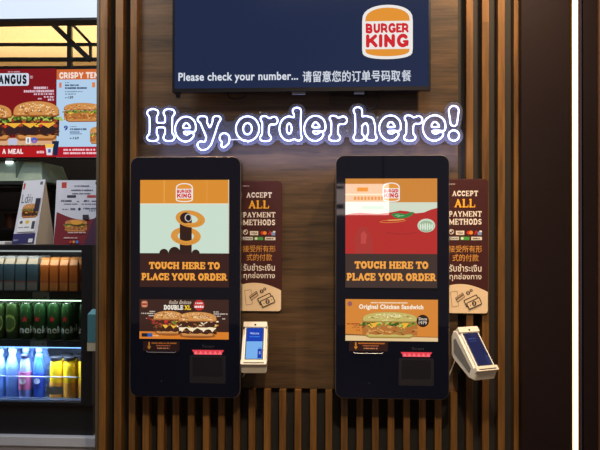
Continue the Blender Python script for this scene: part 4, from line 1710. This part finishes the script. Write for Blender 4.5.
def kiosk(pxa, pxb, pya, pyb, label, draw_top, draw_ad, top, ad, stick, slot, scan, win, text):
    root = empty('order_kiosk', (X((pxa + pxb) / 2, YKI), YKI, Z(pyb, YKI, (pxa + pxb) / 2)), label, 'order kiosk', 'self order kiosks')
    full = Art.wall(YKI, pxa, pya, pxb, pyb)
    x0, x1, z0, z1 = full.box
    rc = 8.0 * (x1 - x0) / (pxb - pxa)
    b = MB()
    b.rslab(x0 + 0.001, x1 - 0.001, z0 + 0.001, z1 - 0.001, rc, YKI, YKI + 0.008, M_GLOSS, 0.0015)
    b.build('front_glass', root)
    b = MB()
    b.rslab(x0 - 0.0015, x1 + 0.0015, z0 - 0.0015, z1 + 0.0015, rc + 0.001, YKI + 0.005, YKI + 0.014, M_RIM, 0.001)
    b.build('rim', root)
    b = MB()
    b.rslab(x0, x1, z0, z1, rc, YKI + 0.0142, YKI + 0.06, M_BLACK, 0.003)
    b.build('housing', root)
    b = MB()
    b.box(x0 + 0.1, x1 - 0.1, YKI + 0.0605, YP - 0.0005, z0 + 0.2, z1 - 0.2, M_BLACK)
    b.build('wall_bracket', root)

    def sub(rect):
        s = Art(full.O, full.U, full.V, full.N, (pxa, pya, pxb, pyb))
        return s
    a = sub(top)
    draw_top(a, top)
    a.build('touch_display', root)
    a = sub(ad)
    draw_ad(a, ad)
    a.build('advert_display', root)
    # instruction sticker
    a = sub(stick)
    sx0, sy0, sx1, sy1 = stick
    a.rect(sx0, sy0, sx1, sy1, dif((46, 24, 26), 0.35), 1)
    ax = sx0 + (sx1 - sx0) * .17
    org = dif((212, 150, 60), 0.5)
    a.rect(ax - 0.7, sy0 + 1.0, ax + 0.7, sy0 + 5.5, org, 2)
    a.poly([(ax - 2, sy0 + 5.2), (ax + 2, sy0 + 5.2), (ax, sy0 + 8.4)], org, 2)
    a.scribble(ax + 2.4, sy0 + 1.2, sx1 - 3, sy0 + 2.6, dif((196, 120, 50), 0.5), 2, 1.1)
    a.scribble(ax + 7, sy0 + 3.8, sx1 - 9, sy0 + 4.9, dif((190, 110, 80), 0.5), 2, 1.0)
    a.scribble(ax + 8, sy0 + 6.3, sx1 - 10, sy0 + 7.6, dif((206, 150, 120), 0.5), 2, 1.1)
    a.build('instruction_sticker', root)
    # ticket slot lip
    b = MB()
    p0, p1 = full.p(slot[0], slot[1]), full.p(slot[2], slot[3])
    mid = (p0.z + p1.z) / 2
    b.tube([(p0.x - 0.003, YKI - 0.0015, mid + 0.004), (p0.x + 0.002, YKI - 0.003, mid), (p1.x - 0.002, YKI - 0.003, mid), (p1.x + 0.003, YKI - 0.0015, mid + 0.004)], 0.0016, mat((120, 118, 122), 0.35, metal=0.6))
    b.build('ticket_slot', root, smooth=True)
    # scanner
    a = sub(win)
    a.rr(win[0], win[1], win[2], win[3], 1.2, mat((34, 33, 40), 0.2, noise=0), 1)
    a.rr(win[0] + 3, win[1] + 2, win[2] - 3, win[3] - 7, 1.0, mat((26, 26, 33), 0.12, noise=0), 2)
    a.build('scanner_window', root)
    a = sub(scan)
    s0, s1, s2, s3 = scan
    a.poly([(s0, s1), (s2, s1), (s2 - 3, s3), (s0 + 3, s3)], em((228, 66, 78)), 1)
    nn = 6
    for i in range(nn):
        cxx = s0 + 4 + (s2 - s0 - 8) * i / (nn - 1)
        a.poly([(cxx - 2.2, s3 - 0.2), (cxx + 2.2, s3 - 0.2), (cxx, s1 + 0.8)], em((250, 112, 118)), 2)
    a.build('scanner_light', root)
    a = sub(text)
    a.text('Scan', text[0], text[1], text[2], text[3], mat((58, 58, 66), 0.4, noise=0), 1, 0.0)
    a.build('scanner_lettering', root)
    b = MB()
    q = full.p((pxa + pxb) / 2 - 23, pyb - 15.5)
    b.lathe([(0.0022, 0), (0.0022, 0.001)], (0, 0, 0), mat((60, 60, 66), 0.3), 12)
    b.v = [Vector((q.x + v.x, YKI - v.z, q.z + v.y)) for v in b.v]
    b.build('key_lock', root)
    return root, (x0, x1, z0, z1)


HI = dict(ior=1.75)


def e2(c):
    return em(c, 1.0, 0.012, 2.1)


def touch_text(a, x0, x1, y0, y1, y2, y3, dx, k):
    c = k((240, 160, 64))
    sh = k((112, 56, 30))
    a.slabtext('TOUCH HERE TO', x0 + dx, y0, x1 - dx + 0.5, y1, c, 14, gap=0.03)
    a.slabtext('PLACE YOUR ORDER', x0, y2, x1, y3, c, 14, gap=0.03)


def top1(a, r):
    k = em
    a.rect(r[0], r[1], r[2], 203.6, k((216, 140, 48)), 1)
    a.rect(r[0] + 23.5, r[1], r[0] + 24.8, 203.6, k((226, 158, 70)), 2)  # faint vertical reflection on the glass, painted as a lighter bar
    a.rect(r[0] + 66.5, r[1], r[0] + 67.3, 203.6, k((224, 150, 64)), 2)  # second reflection streak, painted into the header likewise
    a.rect(r[0], 203.6, r[2], 253.8, k((200, 220, 204)), 1)
    a.rect(r[0], 203.6, r[2], 204.3, k((238, 226, 200)), 2)
    logo(a, 175.8, 183.2, 193, 202.2, lambda c: k(c), 3)
    br = k((48, 26, 22))
    # raised finger with two onion rings
    orr, ord_ = k((214, 146, 60)), k((184, 112, 40))
    a.ring(186, 236.3, 15, 9.0, 7.0, orr, 2, rot=4, a0=180, a1=360, ty=4.2)
    a.ring(190.5, 219, 14.8, 8.4, 7.4, orr, 3, rot=9, a0=180, a1=360, ty=4.4)
    a.rect(180, 218, 192, 254, br, 6)
    a.ell(186, 218.5, 6, 6, br, 6)
    a.ring(186, 236.3, 15, 9.0, 7.0, orr, 8, rot=4, a0=0, a1=180, ty=4.2)
    a.ring(190.5, 219, 14.8, 8.4, 7.4, orr, 9, rot=9, a0=0, a1=180, ty=4.4)
    a.ell(186, 218, 5.8, 5.4, br, 10)
    a.ring(188.6, 217.8, 3.6, 4.0, 1.0, k((196, 190, 186)), 11)
    a.ell(188.8, 218.2, 2.2, 2.8, k((28, 20, 24)), 12)
    rn = random.Random(3)
    for _ in range(26):
        t = rn.uniform(20, 160)
        a.ell(190.5 + 11.5 * math.cos(R(t)), 219.6 + 6.4 * math.sin(R(t)), 0.45, 0.35, ord_, 12, n=6)
        a.ell(186 + 11.5 * math.cos(R(t)), 236.6 + 7.0 * math.sin(R(t)), 0.45, 0.35, ord_, 12, n=6)
    a.ell(164.2, 253.6, 4.6, 4.6, br, 7, a0=180, a1=360)
    a.ell(174.8, 253.6, 6.0, 6.6, br, 7, a0=180, a1=360)
    a.ell(196, 253.6, 4.0, 4.0, br, 7, a0=180, a1=360)
    a.rect(r[0], 253.4, r[2], r[3], k((54, 28, 26)), 3)
    a.rect(r[2] - 0.8, r[1], r[2], 253, k((212, 196, 170)), 13)
    touch_text(a, 142, 227.2, 262.2, 269.2, 273.4, 280.4, 7.5, k)


def ad1(a, r):
    k = em
    x0, y0, x1, y1 = r
    a.rect(x0, y0, x1, y1, k((58, 34, 28)), 1)
    a.rect(x0, y1 - 7.3, x1, y1, k((214, 124, 44)), 2)
    a.rr(141.6, 301, 148, 308, 2, k((176, 96, 66)), 2)
    a.rr(142.4, 302, 147.2, 307, 1.5, k((214, 150, 116)), 3)
    a.rect(142.4, 303.7, 147.2, 305.5, k((150, 50, 40)), 4)
    a.text('ดับเบิ้ล เอ็กซ์แอล', 169.5, 300.3, 191.5, 304.3, k((214, 196, 176)), 3, 0.01)
    a.slabtext('DOUBLE', 164.2, 305.4, 183.6, 309.9, k((240, 232, 216)), 3, gap=0.04)
    a.slabtext('XL', 185, 305.4, 191.4, 309.9, k((240, 196, 50)), 3, gap=0.04)
    a.ell(199.4, 305.2, 5.4, 5.3, k((190, 44, 46)), 3)
    a.scribble(195.8, 302.4, 203.2, 304, k((240, 214, 208)), 4, 1.2)
    a.scribble(195, 305.6, 204, 307.8, k((246, 230, 226)), 4, 1.6)
    for (xa, xb, yy) in ((150, 155.5, 311.2), (141.6, 156, 313.2), (149, 156, 315.4), (146.4, 149.4, 318.0)):
        a.scribble(xa, yy, xb, yy + 1.2, k((206, 192, 178)), 3)
    for (xa, xb, yy) in ((213.8, 219, 311.2), (214, 228, 313.2), (214, 221, 315.4), (222.6, 225.6, 318.0)):
        a.scribble(xa, yy, xb, yy + 1.2, k((206, 192, 178)), 3)
    a.ell(170, 333.6, 14, 2.4, k((150, 82, 34)), 3)
    a.ell(198, 336, 18, 2.2, k((150, 82, 34)), 3)
    burger(a, 153.6, 311, 184.5, 335, k, 4, 'beef')
    a.ell(150, 319, 4, 1.2, k((120, 40, 34)), 5, rot=20)
    burger(a, 178.4, 311.6, 218, 337, k, 15, 'white')
    a.rect(142, 333.6, 148, 337.2, k((28, 30, 46)), 4)
    a.rect(148, 333.6, 152.8, 337.2, k((50, 90, 160)), 4)
    a.scribble(153.4, 335.4, 159, 336.6, k((240, 206, 160)), 4)


def top2(a, r):
    k = e2
    x0, y0, x1, y1 = r
    a.rect(x0, y0, x1, 202.4, k((202, 128, 48)), 1)
    a.rect(x0, 202.4, x1, 220, k((206, 216, 196)), 1)
    logo(a, 382.8, 182.6, 400, 202, lambda c: k(c), 3)
    red = k((176, 28, 30))
    hill = [(x0, 215), (352, 213.6), (360, 212.8), (368, 213.4), (378, 214), (386, 213.2), (393, 212.2), (400, 210.6), (408, 211.4), (416, 213.4), (424, 212.6), (431, 209.6), (x1, 208)]
    a.poly(hill + [(x1, 254), (x0, 254)], red, 2)
    dk = k((146, 20, 24))
    a.poly([(356, 254), (354, 240), (358, 229), (364, 226), (369, 230), (372, 240), (374, 254)], k((166, 40, 40)), 3)
    a.poly([(361, 244), (361, 234), (364, 231), (367, 235), (366, 244)], k((186, 62, 60)), 4)
    pts = [(386 + 1.2 * i, 232.4 + 1.8 * math.sin(i / 26 * math.pi)) for i in range(27)]
    a.line(pts, 0.7, dk, 3)
    # pepper
    gr_, gl_ = k((30, 124, 56)), k((130, 196, 140))
    a.poly([(391.2, 214.6), (395, 213), (401, 213.4), (406, 214.4), (411, 212.2), (414, 212), (412.6, 215), (408, 217.6), (401, 218.8), (395, 217.8)], gr_, 5)
    a.line([(395, 215.6), (398, 215), (401, 216), (404, 215.6)], 0.8, gl_, 6)
    a.ell(398.5, 216.6, 1.2, 0.6, gl_, 6)
    # sauce swirl
    a.ring(393, 221.2, 13.2, 1.7, 1.1, k((206, 120, 50)), 4, rot=-4, ty=0.8)
    a.line([(388, 220.6), (398, 220.2), (404, 219.4)], 0.8, k((232, 170, 90)), 5)
    # sliced tomato
    a.ell(426.4, 225.6, 8.8, 6.8, k((196, 214, 190)), 5)
    a.ell(426.4, 226.4, 7.4, 5.6, k((150, 176, 146)), 6)
    for i in range(6):
        a.ell(420.6 + i * 2.3, 226.8, 0.85, 4.2 - abs(i - 2.5) * .5, k((214, 230, 208)), 7, n=12)
    a.rect(x0, 254, x1, y1, k((50, 32, 32)), 8)
    touch_text(a, x0 + 1.4, x1 - 1.4, 261.6, 268.8, 273.4, 280.8, 8, k)


def ad2(a, r):
    k = em
    x0, y0, x1, y1 = r
    a.rect(x0, y0, x1, y1, k((212, 132, 54)), 1)
    a.poly([(x0, y1 - 6), (372, y1 - 4.4), (x1, y1 - 3.8), (x1, y1), (x0, y1)], k((226, 196, 146)), 2)
    a.poly([(x0, y1 - 7), (380, y1 - 5.4), (x1, y1 - 4.6), (x1, y1 - 4), (x0, y1 - 5.4)], k((128, 90, 50)), 3)
    a.ell(350, 304.2, 2.4, 2.5, k((150, 90, 90)), 2)
    a.scribble(371, 302.2, 408, 303.6, k((240, 214, 180)), 2, 1.2)
    a.text('Original Chicken Sandwich', 359.2, 304.6, 423.6, 310.6, k((246, 232, 210)), 3, 0.045)
    a.scribble(347, 323.6, 360, 325, k((150, 60, 34)), 2, 1.1)
    a.scribble(354, 325.8, 360, 326.8, k((150, 60, 34)), 2, 1.0)
    a.scribble(352.5, 327.6, 360, 328.6, k((170, 90, 50)), 2, 1.0)
    a.scribble(356.5, 330, 360.5, 331.2, k((140, 60, 34)), 2, 1.0)
    burger(a, 361.5, 312, 418.5, 338.4, k, 4, 'chicken')
    for q in (374, 405):
        a.poly([(q - 4, 323.4), (q + 4.4, 322.6), (q + 1, 327.4)], k((240, 176, 60)), 16)
    a.ell(422.8, 320.6, 6.2, 6.2, k((40, 26, 24)), 17)
    a.text('Since', 418.6, 317.0, 427, 320.0, k((222, 206, 186)), 18, 0.02)
    a.text('1979', 418.8, 321.0, 426.8, 324.0, k((222, 206, 186)), 18, 0.02)


k1, kb1 = kiosk(130.2, 240.2, 157.0, 397.2, 'black touch screen kiosk with onion ring artwork on a mint background', top1, ad1,
                (140, 180, 229, 287.4), (139.8, 299.6, 229, 339.2), (143.4, 341.6, 180, 351.4), (148, 352, 176, 353.4), (192.4, 349.8, 224.4, 354.4), (190.2, 355.2, 226, 383), (202.5, 344.6, 214.5, 347.4))
k2, kb2 = kiosk(335.8, 449.2, 155.4, 399.0, 'black touch screen kiosk with green pepper artwork on a red background', top2, ad2,
                (345.4, 178.6, 437.2, 288), (345.6, 299.6, 438, 341.2), (349.4, 341.8, 388.2, 351.6), (354.6, 353, 382.6, 354.4), (401, 352, 432.4, 356.6), (399, 358, 434, 385.4), (412, 347, 424, 349.8))

# ================================================================== PAYMENT SIGNS
def pay_sign(pxl, x0, x1, y0, y1, Y, label, dx=0.0, s=1.0):
    """artwork laid out in the pixels of the left sign (243..276 by 181..311)"""
    full = Art.wall(Y, x0, y0, x1, y1)
    bx0, bx1, bz0, bz1 = full.box
    root = empty('payment_sign', ((bx0 + bx1) / 2, Y, bz0), label, 'sign', 'payment method signs')
    b = MB()
    b.rslab(bx0, bx1, bz0, bz1, 0.012, Y + 0.0006, Y + 0.0055, mat((66, 30, 30), 0.3), 0.0006)
    b.build('board', root)
    b = MB()
    yb_ = YP if dx == 0 else YS
    for z in (bz0 + 0.05, bz1 - 0.05):
        b.tube([((bx0 + bx1) / 2, Y + 0.0055, z), ((bx0 + bx1) / 2, yb_ + 0.0005, z)], 0.006, M_GREYP)
    b.build('spacer', root)
    # left sign frame: x 236..281.5, y 181..311
    a = Art(full.O, full.U, full.V, full.N, (236, 181, 281.6, 311.4))
    cr, ye, wh = dif((232, 206, 172)), dif((246, 178, 44)), dif((236, 226, 218))
    a.rr(236.4, 181.6, 281.2, 311, 3.2, mat((66, 30, 30), 0.3), 0.5)
    a.text('BURGER KING', 243, 185.4, 249.2, 186.5, dif((200, 180, 176)), 2, 0.02)
    a.slabtext('ACCEPT', 246.2, 192.2, 271.8, 197.8, wh, 2, gap=0.05, thin=0.035)
    a.slabtext('ALL', 248.2, 200.2, 269.2, 208.8, ye, 2, gap=0.02, thin=0.035)
    a.slabtext('PAYMENT', 243, 212.0, 275.4, 217.6, wh, 2, gap=0.03, thin=0.035)
    a.slabtext('METHODS', 243, 219.4, 275.4, 225.4, wh, 2, gap=0.03, thin=0.035)
    a.ring(245.6, 232.2, 2.4, 2.6, 0.6, wh, 2)
    a.ell(245.0, 231.4, 0.9, 0.9, wh, 2, n=10)
    a.ell(246.6, 233.4, 0.7, 0.7, wh, 2, n=10)
    a.rect(250, 231.2, 258.2, 235.2, dif((232, 222, 204)), 2)
    a.text('VISA', 251.2, 232.1, 257.2, 234.4, dif((40, 46, 96)), 3, 0.02)
    a.ell(262.4, 233, 1.9, 1.9, dif((206, 46, 40)), 2, n=14)
    a.ell(264.8, 233, 1.9, 1.9, dif((236, 140, 40)), 3, n=14)
    a.line([(268.4, 235), (269.8, 230.8), (271.2, 234.6)], 0.9, dif((206, 50, 60)), 2)
    a.rect(271.4, 232, 275.2, 235.4, dif((120, 150, 200)), 2)
    a.rect(273, 231, 275.4, 232.6, dif((230, 230, 230)), 3)
    a.rect(243, 237, 253, 240.2, dif((206, 206, 200)), 2)
    a.ring(244.8, 238.6, 1.2, 1.2, 0.5, dif((90, 90, 90)), 3)
    a.scribble(246.6, 238, 252.2, 239.4, dif((120, 120, 116)), 3, 1.0)
    a.rect(254.4, 237, 263.2, 240.2, dif((72, 158, 74)), 2)
    a.ell(256.2, 238.6, 1.4, 1.4, dif((224, 232, 214)), 3, n=12)
    a.rect(265, 237, 275.4, 240.2, dif((224, 218, 210)), 2)
    a.scribble(266.4, 238, 274, 239.4, dif((70, 50, 50)), 3, 1.0)
    oc = dif((214, 150, 66))
    a.text('接受所有形', 243, 245.4, 275.6, 252.2, oc, 2, 0.004)
    a.text('式的付款', 246.6, 253.8, 272.2, 260.8, oc, 2, 0.004)
    a.text('รับชำระเงิน', 243.4, 263.6, 275, 270.8, wh, 2, 0.012)
    a.text('ทุกช่องทาง', 243.8, 272, 275, 280.0, wh, 2, 0.012)
    # cream foot
    top = [(236.4 + 44.8 * i / 20, 290.4 - 7.6 * math.sin(math.pi * (0.16 + 0.84 * i / 20)) ** 0.9) for i in range(21)]
    a.poly(top + [(281.2, 308.4), (280.4, 310.4), (278.4, 311), (236.4, 311)], cr, 1)
    ln = dif((58, 36, 30))
    a.line([(244.8, 290.6), (251.2, 289.8), (252.6, 304), (246.4, 305.2), (244.8, 290.6)], 0.5, dif((150, 120, 96)), 2)
    a.poly([(249.6, 296.4), (256.6, 291.2), (258.6, 295.2), (251.6, 300.4)], dif((206, 178, 146)), 3)
    a.line([(249.6, 296.4), (256.6, 291.2), (258.6, 295.2), (251.6, 300.4), (249.6, 296.4)], 0.45, ln, 4)
    a.line([(250.2, 298), (257.4, 292.8)], 1.0, ln, 4)
    for (cx, cy, r_) in ((261.9, 291.4, 2.0), (264.9, 289.0, 1.5)):
        a.ell(cx, cy, r_, r_, ln, 3, n=14)
        a.text('$', cx - r_ * .4, cy - r_ * .7, cx + r_ * .4, cy + r_ * .7, cr, 4)
    for o_ in (0, 1):
        ox, oy = (-1.6, -1.8) if o_ == 0 else (1.0, 0.8)
        q = [(259.4 + ox, 300.6 + oy), (271.6 + ox, 294.8 + oy), (274.2 + ox, 300.8 + oy), (262.2 + ox, 306.4 + oy)]
        a.poly(q, cr, 5 + o_ * 2)
        a.line(q + [q[0]], 0.9, ln, 6 + o_ * 2)
    a.ell(267.8, 301.4, 2.2, 2.4, ln, 9, n=14)
    a.text('$', 267.0, 299.8, 268.6, 303.0, cr, 10, 0.01)
    a.ell(264.2, 303.2, 0.5, 0.5, ln, 9, n=8)
    a.ell(271.6, 299.6, 0.5, 0.5, ln, 9, n=8)
    a.build('printed_front', root)
    return root


pay_sign(0, 236.0, 281.6, 181.0, 311.4, YP - 0.009, 'brown payment methods sign on the walnut panel between the kiosks')
pay_sign(0, 441.6, 488.2, 179.0, 313.6, YS - 0.009, 'brown payment methods sign over the wooden slats right of both kiosks', dx=1)

# ================================================================== CARD TERMINALS
def terminal(loc, rz, label, scr):
    root = empty('card_terminal', loc, label, 'card terminal', 'card payment terminals')
    w2 = 0.046
    # side profile (y depth towards viewer is negative, z up)
    prof = [(0.0, 0.066), (-0.012, 0.088), (-0.036, 0.092), (-0.158, -0.050), (-0.163, -0.060), (-0.150, -0.090), (-0.118, -0.086), (-0.014, -0.026), (0.0, -0.006)]
    b = MB()
    vs = []
    n = len(prof)
    for x, k in ((-w2, 0.96), (-w2 * 0.9, 1.0), (w2 * 0.9, 1.0), (w2, 0.96)):
        cy_, cz_ = -0.07, 0.0
        vs += [(x, cy_ + (y - cy_) * k, cz_ + (z - cz_) * k) for y, z in prof]
    fs = [tuple(range(n)), tuple(range(3 * n, 4 * n))[::-1]]
    for q in range(3):
        for i in range(n):
            j = (i + 1) % n
            fs.append((q * n + j, q * n + i, (q + 1) * n + i, (q + 1) * n + j))
    b.add(vs, fs, M_IVORY)
    b.build('cradle', root, local=True, bevel=0.002)
    # handset lying on the inclined face
    T = Vector((0, -0.036, 0.092))
    B = Vector((0, -0.158, -0.050))
    V = (B - T)
    Ln = V.length
    Vn = V.normalized()
    U = Vector((1, 0, 0))
    N_ = U.cross(-Vn).normalized()
    if N_.y > 0:
        N_ = -N_

    def slabf(name, u0, u1, v0, v1, h0, h1, m, par, r=0.006):
        q = MB()
        out = rrect(u0, u1, v0, v1, r, 4)
        n_ = len(out)
        lo = [T + U * u + Vn * v + N_ * h0 for u, v in out]
        hi = [T + U * u + Vn * v + N_ * h1 for u, v in out]
        cu, cv = (u0 + u1) / 2, (v0 + v1) / 2
        hi2 = [T + U * (cu + (u - cu) * .985) + Vn * (cv + (v - cv) * .985) + N_ * (h1 + 0.0012) for u, v in out]
        fs_ = [tuple(range(2 * n_, 3 * n_))]
        for g in range(2):
            for i in range(n_):
                j = (i + 1) % n_
                fs_.append((g * n_ + i, g * n_ + j, (g + 1) * n_ + j, (g + 1) * n_ + i))
        q.add(lo + hi + hi2, fs_, m)
        return q.build(name, par, local=True)
    body = slabf('handset', -w2 * .84, w2 * .84, -0.004, Ln - 0.006, -0.004, 0.008, M_WHITE, root)
    slabf('printer_lid', -w2 * .96, w2 * .96, -0.008, 0.018, -0.004, 0.0125, M_IVORY, root, 0.004)
    slabf('clamp_lip', -w2 * 1.02, w2 * 1.02, Ln - 0.012, Ln + 0.010, -0.004, 0.0125, M_IVORY, root, 0.004)
    slabf('paper_slot', -w2 * .8, w2 * .8, Ln + 0.001, Ln + 0.0045, 0.0135, 0.0142, mat((60, 56, 54), 0.4), root, 0.0012)
    slabf('camera', -0.0035, 0.0035, 0.005, 0.012, 0.0135, 0.0145, mat((30, 20, 22), 0.2), root, 0.003)
    slabf('bezel', -w2 * .72, w2 * .72, 0.020, Ln - 0.014, 0.0085, 0.0098, mat((70, 76, 92), 0.15), root, 0.003)
    u0, u1, v0, v1 = -w2 * .64, w2 * .64, 0.0225, Ln - 0.017
    a = Art(T + U * u0 + Vn * v0 + N_ * 0.0113, U * (u1 - u0), Vn * (v1 - v0), N_, (0, 0, 100, 140))
    scr(a)
    a.build('screen', root, local=True)
    # side recess and arm
    for sx in (-1, 1):
        b = MB()
        pr = [(-0.020, 0.056), (-0.036, 0.062), (-0.132, -0.044), (-0.122, -0.066), (-0.022, 0.000)]
        b.add([(sx * (w2 + 0.0002), y, z) for y, z in pr] + [(sx * (w2 + 0.0025), y * .98 - 0.001, z * .94) for y, z in pr], [(0, 1, 6, 5), (1, 2, 7, 6), (2, 3, 8, 7), (3, 4, 9, 8), (4, 0, 5, 9), (5, 6, 7, 8, 9)], M_GREYP)
        b.build('grip_pad', root, local=True)
    root.rotation_euler = (0, 0, rz)
    root.scale = (0.99, 0.87, 0.87)
    return root


def scr1(a):
    k = lambda c: em(c, 1.0, 0.1)
    a.rect(0, 0, 100, 140, k((120, 176, 236)), 0)
    a.rect(0, 0, 100, 62, k((18, 62, 176)), 1)
    a.text('Welcome', 18, 20, 76, 30, k((200, 214, 250)), 2, 0.01)
    a.scribble(18, 38, 82, 43, k((60, 130, 226)), 2, 6)
    a.rect(72, 96, 98, 138, k((18, 60, 170)), 2)
    a.scribble(78, 90, 92, 94, k((60, 110, 200)), 2, 6)
    a.text('5', 80, 108, 90, 120, k((200, 214, 250)), 3)


def scr2(a):
    k = lambda c: em(c, 1.0, 0.04, 1.9)
    a.rect(0, 0, 100, 140, k((28, 36, 78)), 0)
    a.scribble(16, 22, 74, 27, k((70, 84, 140)), 1, 7)
    a.scribble(16, 34, 66, 38, k((60, 74, 130)), 1, 7)
    a.rect(74, 100, 97, 138, k((40, 50, 96)), 1)


YT1 = -0.005
t1p = P(253.6, 348.5, -0.085)
terminal((t1p.x, -0.012, t1p.z), 0.06, 'card terminal facing forward with a lit blue screen beside the onion ring kiosk', scr1)
t2p = P(468.5, 352, -0.07)
t2 = terminal((t2p.x - 0.022, -0.050, t2p.z), R(27), 'card terminal turned to the right with a dark screen beside the pepper kiosk', scr2)
# swivel arms that carry the terminals
for (tx, y1a, kb, lab, yw) in ((t1p, -0.006, kb1, 'grey swivel arm behind the forward facing card terminal', YP), (t2p, -0.04, kb2, 'grey swivel arm behind the turned card terminal', YS)):
    ar = empty('swivel_arm', (tx.x, yw, tx.z), lab, 'arm', 'swivel arms of the card terminals')
    b = MB()
    xa_ = tx.x - (0.0 if yw == YP else 0.010)
    b.box(xa_ - 0.02, xa_ + 0.02, yw - 0.006, yw - 0.0005, tx.z - 0.02, tx.z + 0.06, M_GREYP)
    b.build('wall_plate', ar, bevel=0.001)
    b = MB()
    y_end = -0.0115 if yw == YP else -0.045
    b.tube([(xa_, yw - 0.0062, tx.z + 0.03), (xa_, y_end, tx.z + 0.03)], 0.012, M_GREYP, n=16)
    b.build('swivel_joint', ar, smooth=True)
    b = MB()
    q0 = P(249 if yw == YP else 452, 368, -0.02)
    q1 = P(238 if yw == YP else 446, 383, -0.02)
    b.tube([(q0.x + 0.012, yw - 0.007, q0.z + 0.03), (q0.x, yw - 0.010, q0.z), (q1.x, min(-0.015, yw), q1.z)], 0.0022, mat((190, 184, 172), 0.4), n=8)
    b.build('cable', ar, smooth=True)

# ================================================================== LIGHT LINE
zt_ = CEIL - 0.001
lx0, lx1 = X(572.4, -0.05), X(577.8, -0.05)
ll = empty('led_light_line', ((lx0 + lx1) / 2, -0.03, 0), 'glowing warm white vertical light line set in the dark right wall', 'lamp')
b = MB()
b.box(lx0, lx1, -0.050, -0.022, 0.002, zt_, mat((255, 240, 210), 0.5, emit=(255, 222, 168), strength=2.4, noise=0, name='led_diffuser'))
b.build('diffuser', ll)
b = MB()
b.box(lx0 - 0.003, lx0 - 0.0003, -0.052, 0.0, 0.001, zt_, mat((150, 120, 84), 0.35, metal=0.7))
b.box(lx1 + 0.0003, lx1 + 0.003, -0.052, 0.0, 0.001, zt_, mat((150, 130, 120), 0.3, metal=0.7))
b.box(lx0, lx1, -0.0215, -0.0005, 0.001, zt_, mat((150, 130, 120), 0.3, metal=0.7))
b.build('channel', ll)
b = MB()
b.box(lx1 + 0.0045, lx1 + 0.012, -0.056, -0.0005, 0.001, zt_, mat((96, 92, 116), 0.16, metal=0.75))  # violet metal colour paints the neon's reflection along the channel side
b.build('neon_reflection_edge', ll)

# ================================================================== SHOP FRONT ACROSS THE HALL (seen mirrored in the right kiosk)
YO = -7.4
Ym = 2 * YKI - YO


def mir(px, py):
    p = P(px, py, Ym)
    return p.x, p.z


so = empty('shop_sign_board', (mir(362, 215)[0], YO, mir(362, 215)[1]), 'lit shop sign across the hall, mirrored in the right kiosk display', 'sign')
(xa_, za_), (xb_, zb_) = mir(322, 184), mir(389, 215)
b = MB()
b.box(xa_, xb_, YO - 0.1, YO, zb_, za_, mat((200, 200, 200), 0.6))
b.build('housing', so)
b = MB()


def board(px0, py0, px1, py1, c, s_, l):
    (u0, w0), (u1, w1) = mir(px0, py0), mir(px1, py1)
    b.box(min(u0, u1), max(u0, u1), YO + l * 0.004, YO + l * 0.004 + 0.003, min(w0, w1), max(w0, w1), em(c, s_, 0.5))


board(322, 184, 389, 215, (240, 214, 206), 5.0, 0.2)
board(324, 186, 344, 189, (20, 24, 34), 0.5, 2)
board(357, 187.5, 368, 191.5, (214, 134, 60), 4.0, 2)
board(345, 193.8, 386, 195.2, (255, 236, 224), 6.5, 2)
for i in range(9):
    board(354 + i * 3.4, 196.6, 356.2 + i * 3.4, 200, (226, 176, 120), 2.2, 2)
board(345, 201.5, 389, 202.6, (240, 240, 230), 6.0, 3)
board(362, 206, 384, 209.4, (170, 200, 180), 4.5, 2)
board(336, 204, 344, 209, (20, 30, 40), 0.5, 2)
b.build('face', so)

for hx in (xa_ + 0.08, xb_ - 0.08):
    b = MB()
    b.tube([(hx, YO - 0.05, za_ - 0.002), (hx, YO - 0.05, CEIL + 0.0005)], 0.012, M_BLACK)
    b.build('hanger_rod', so, smooth=True)
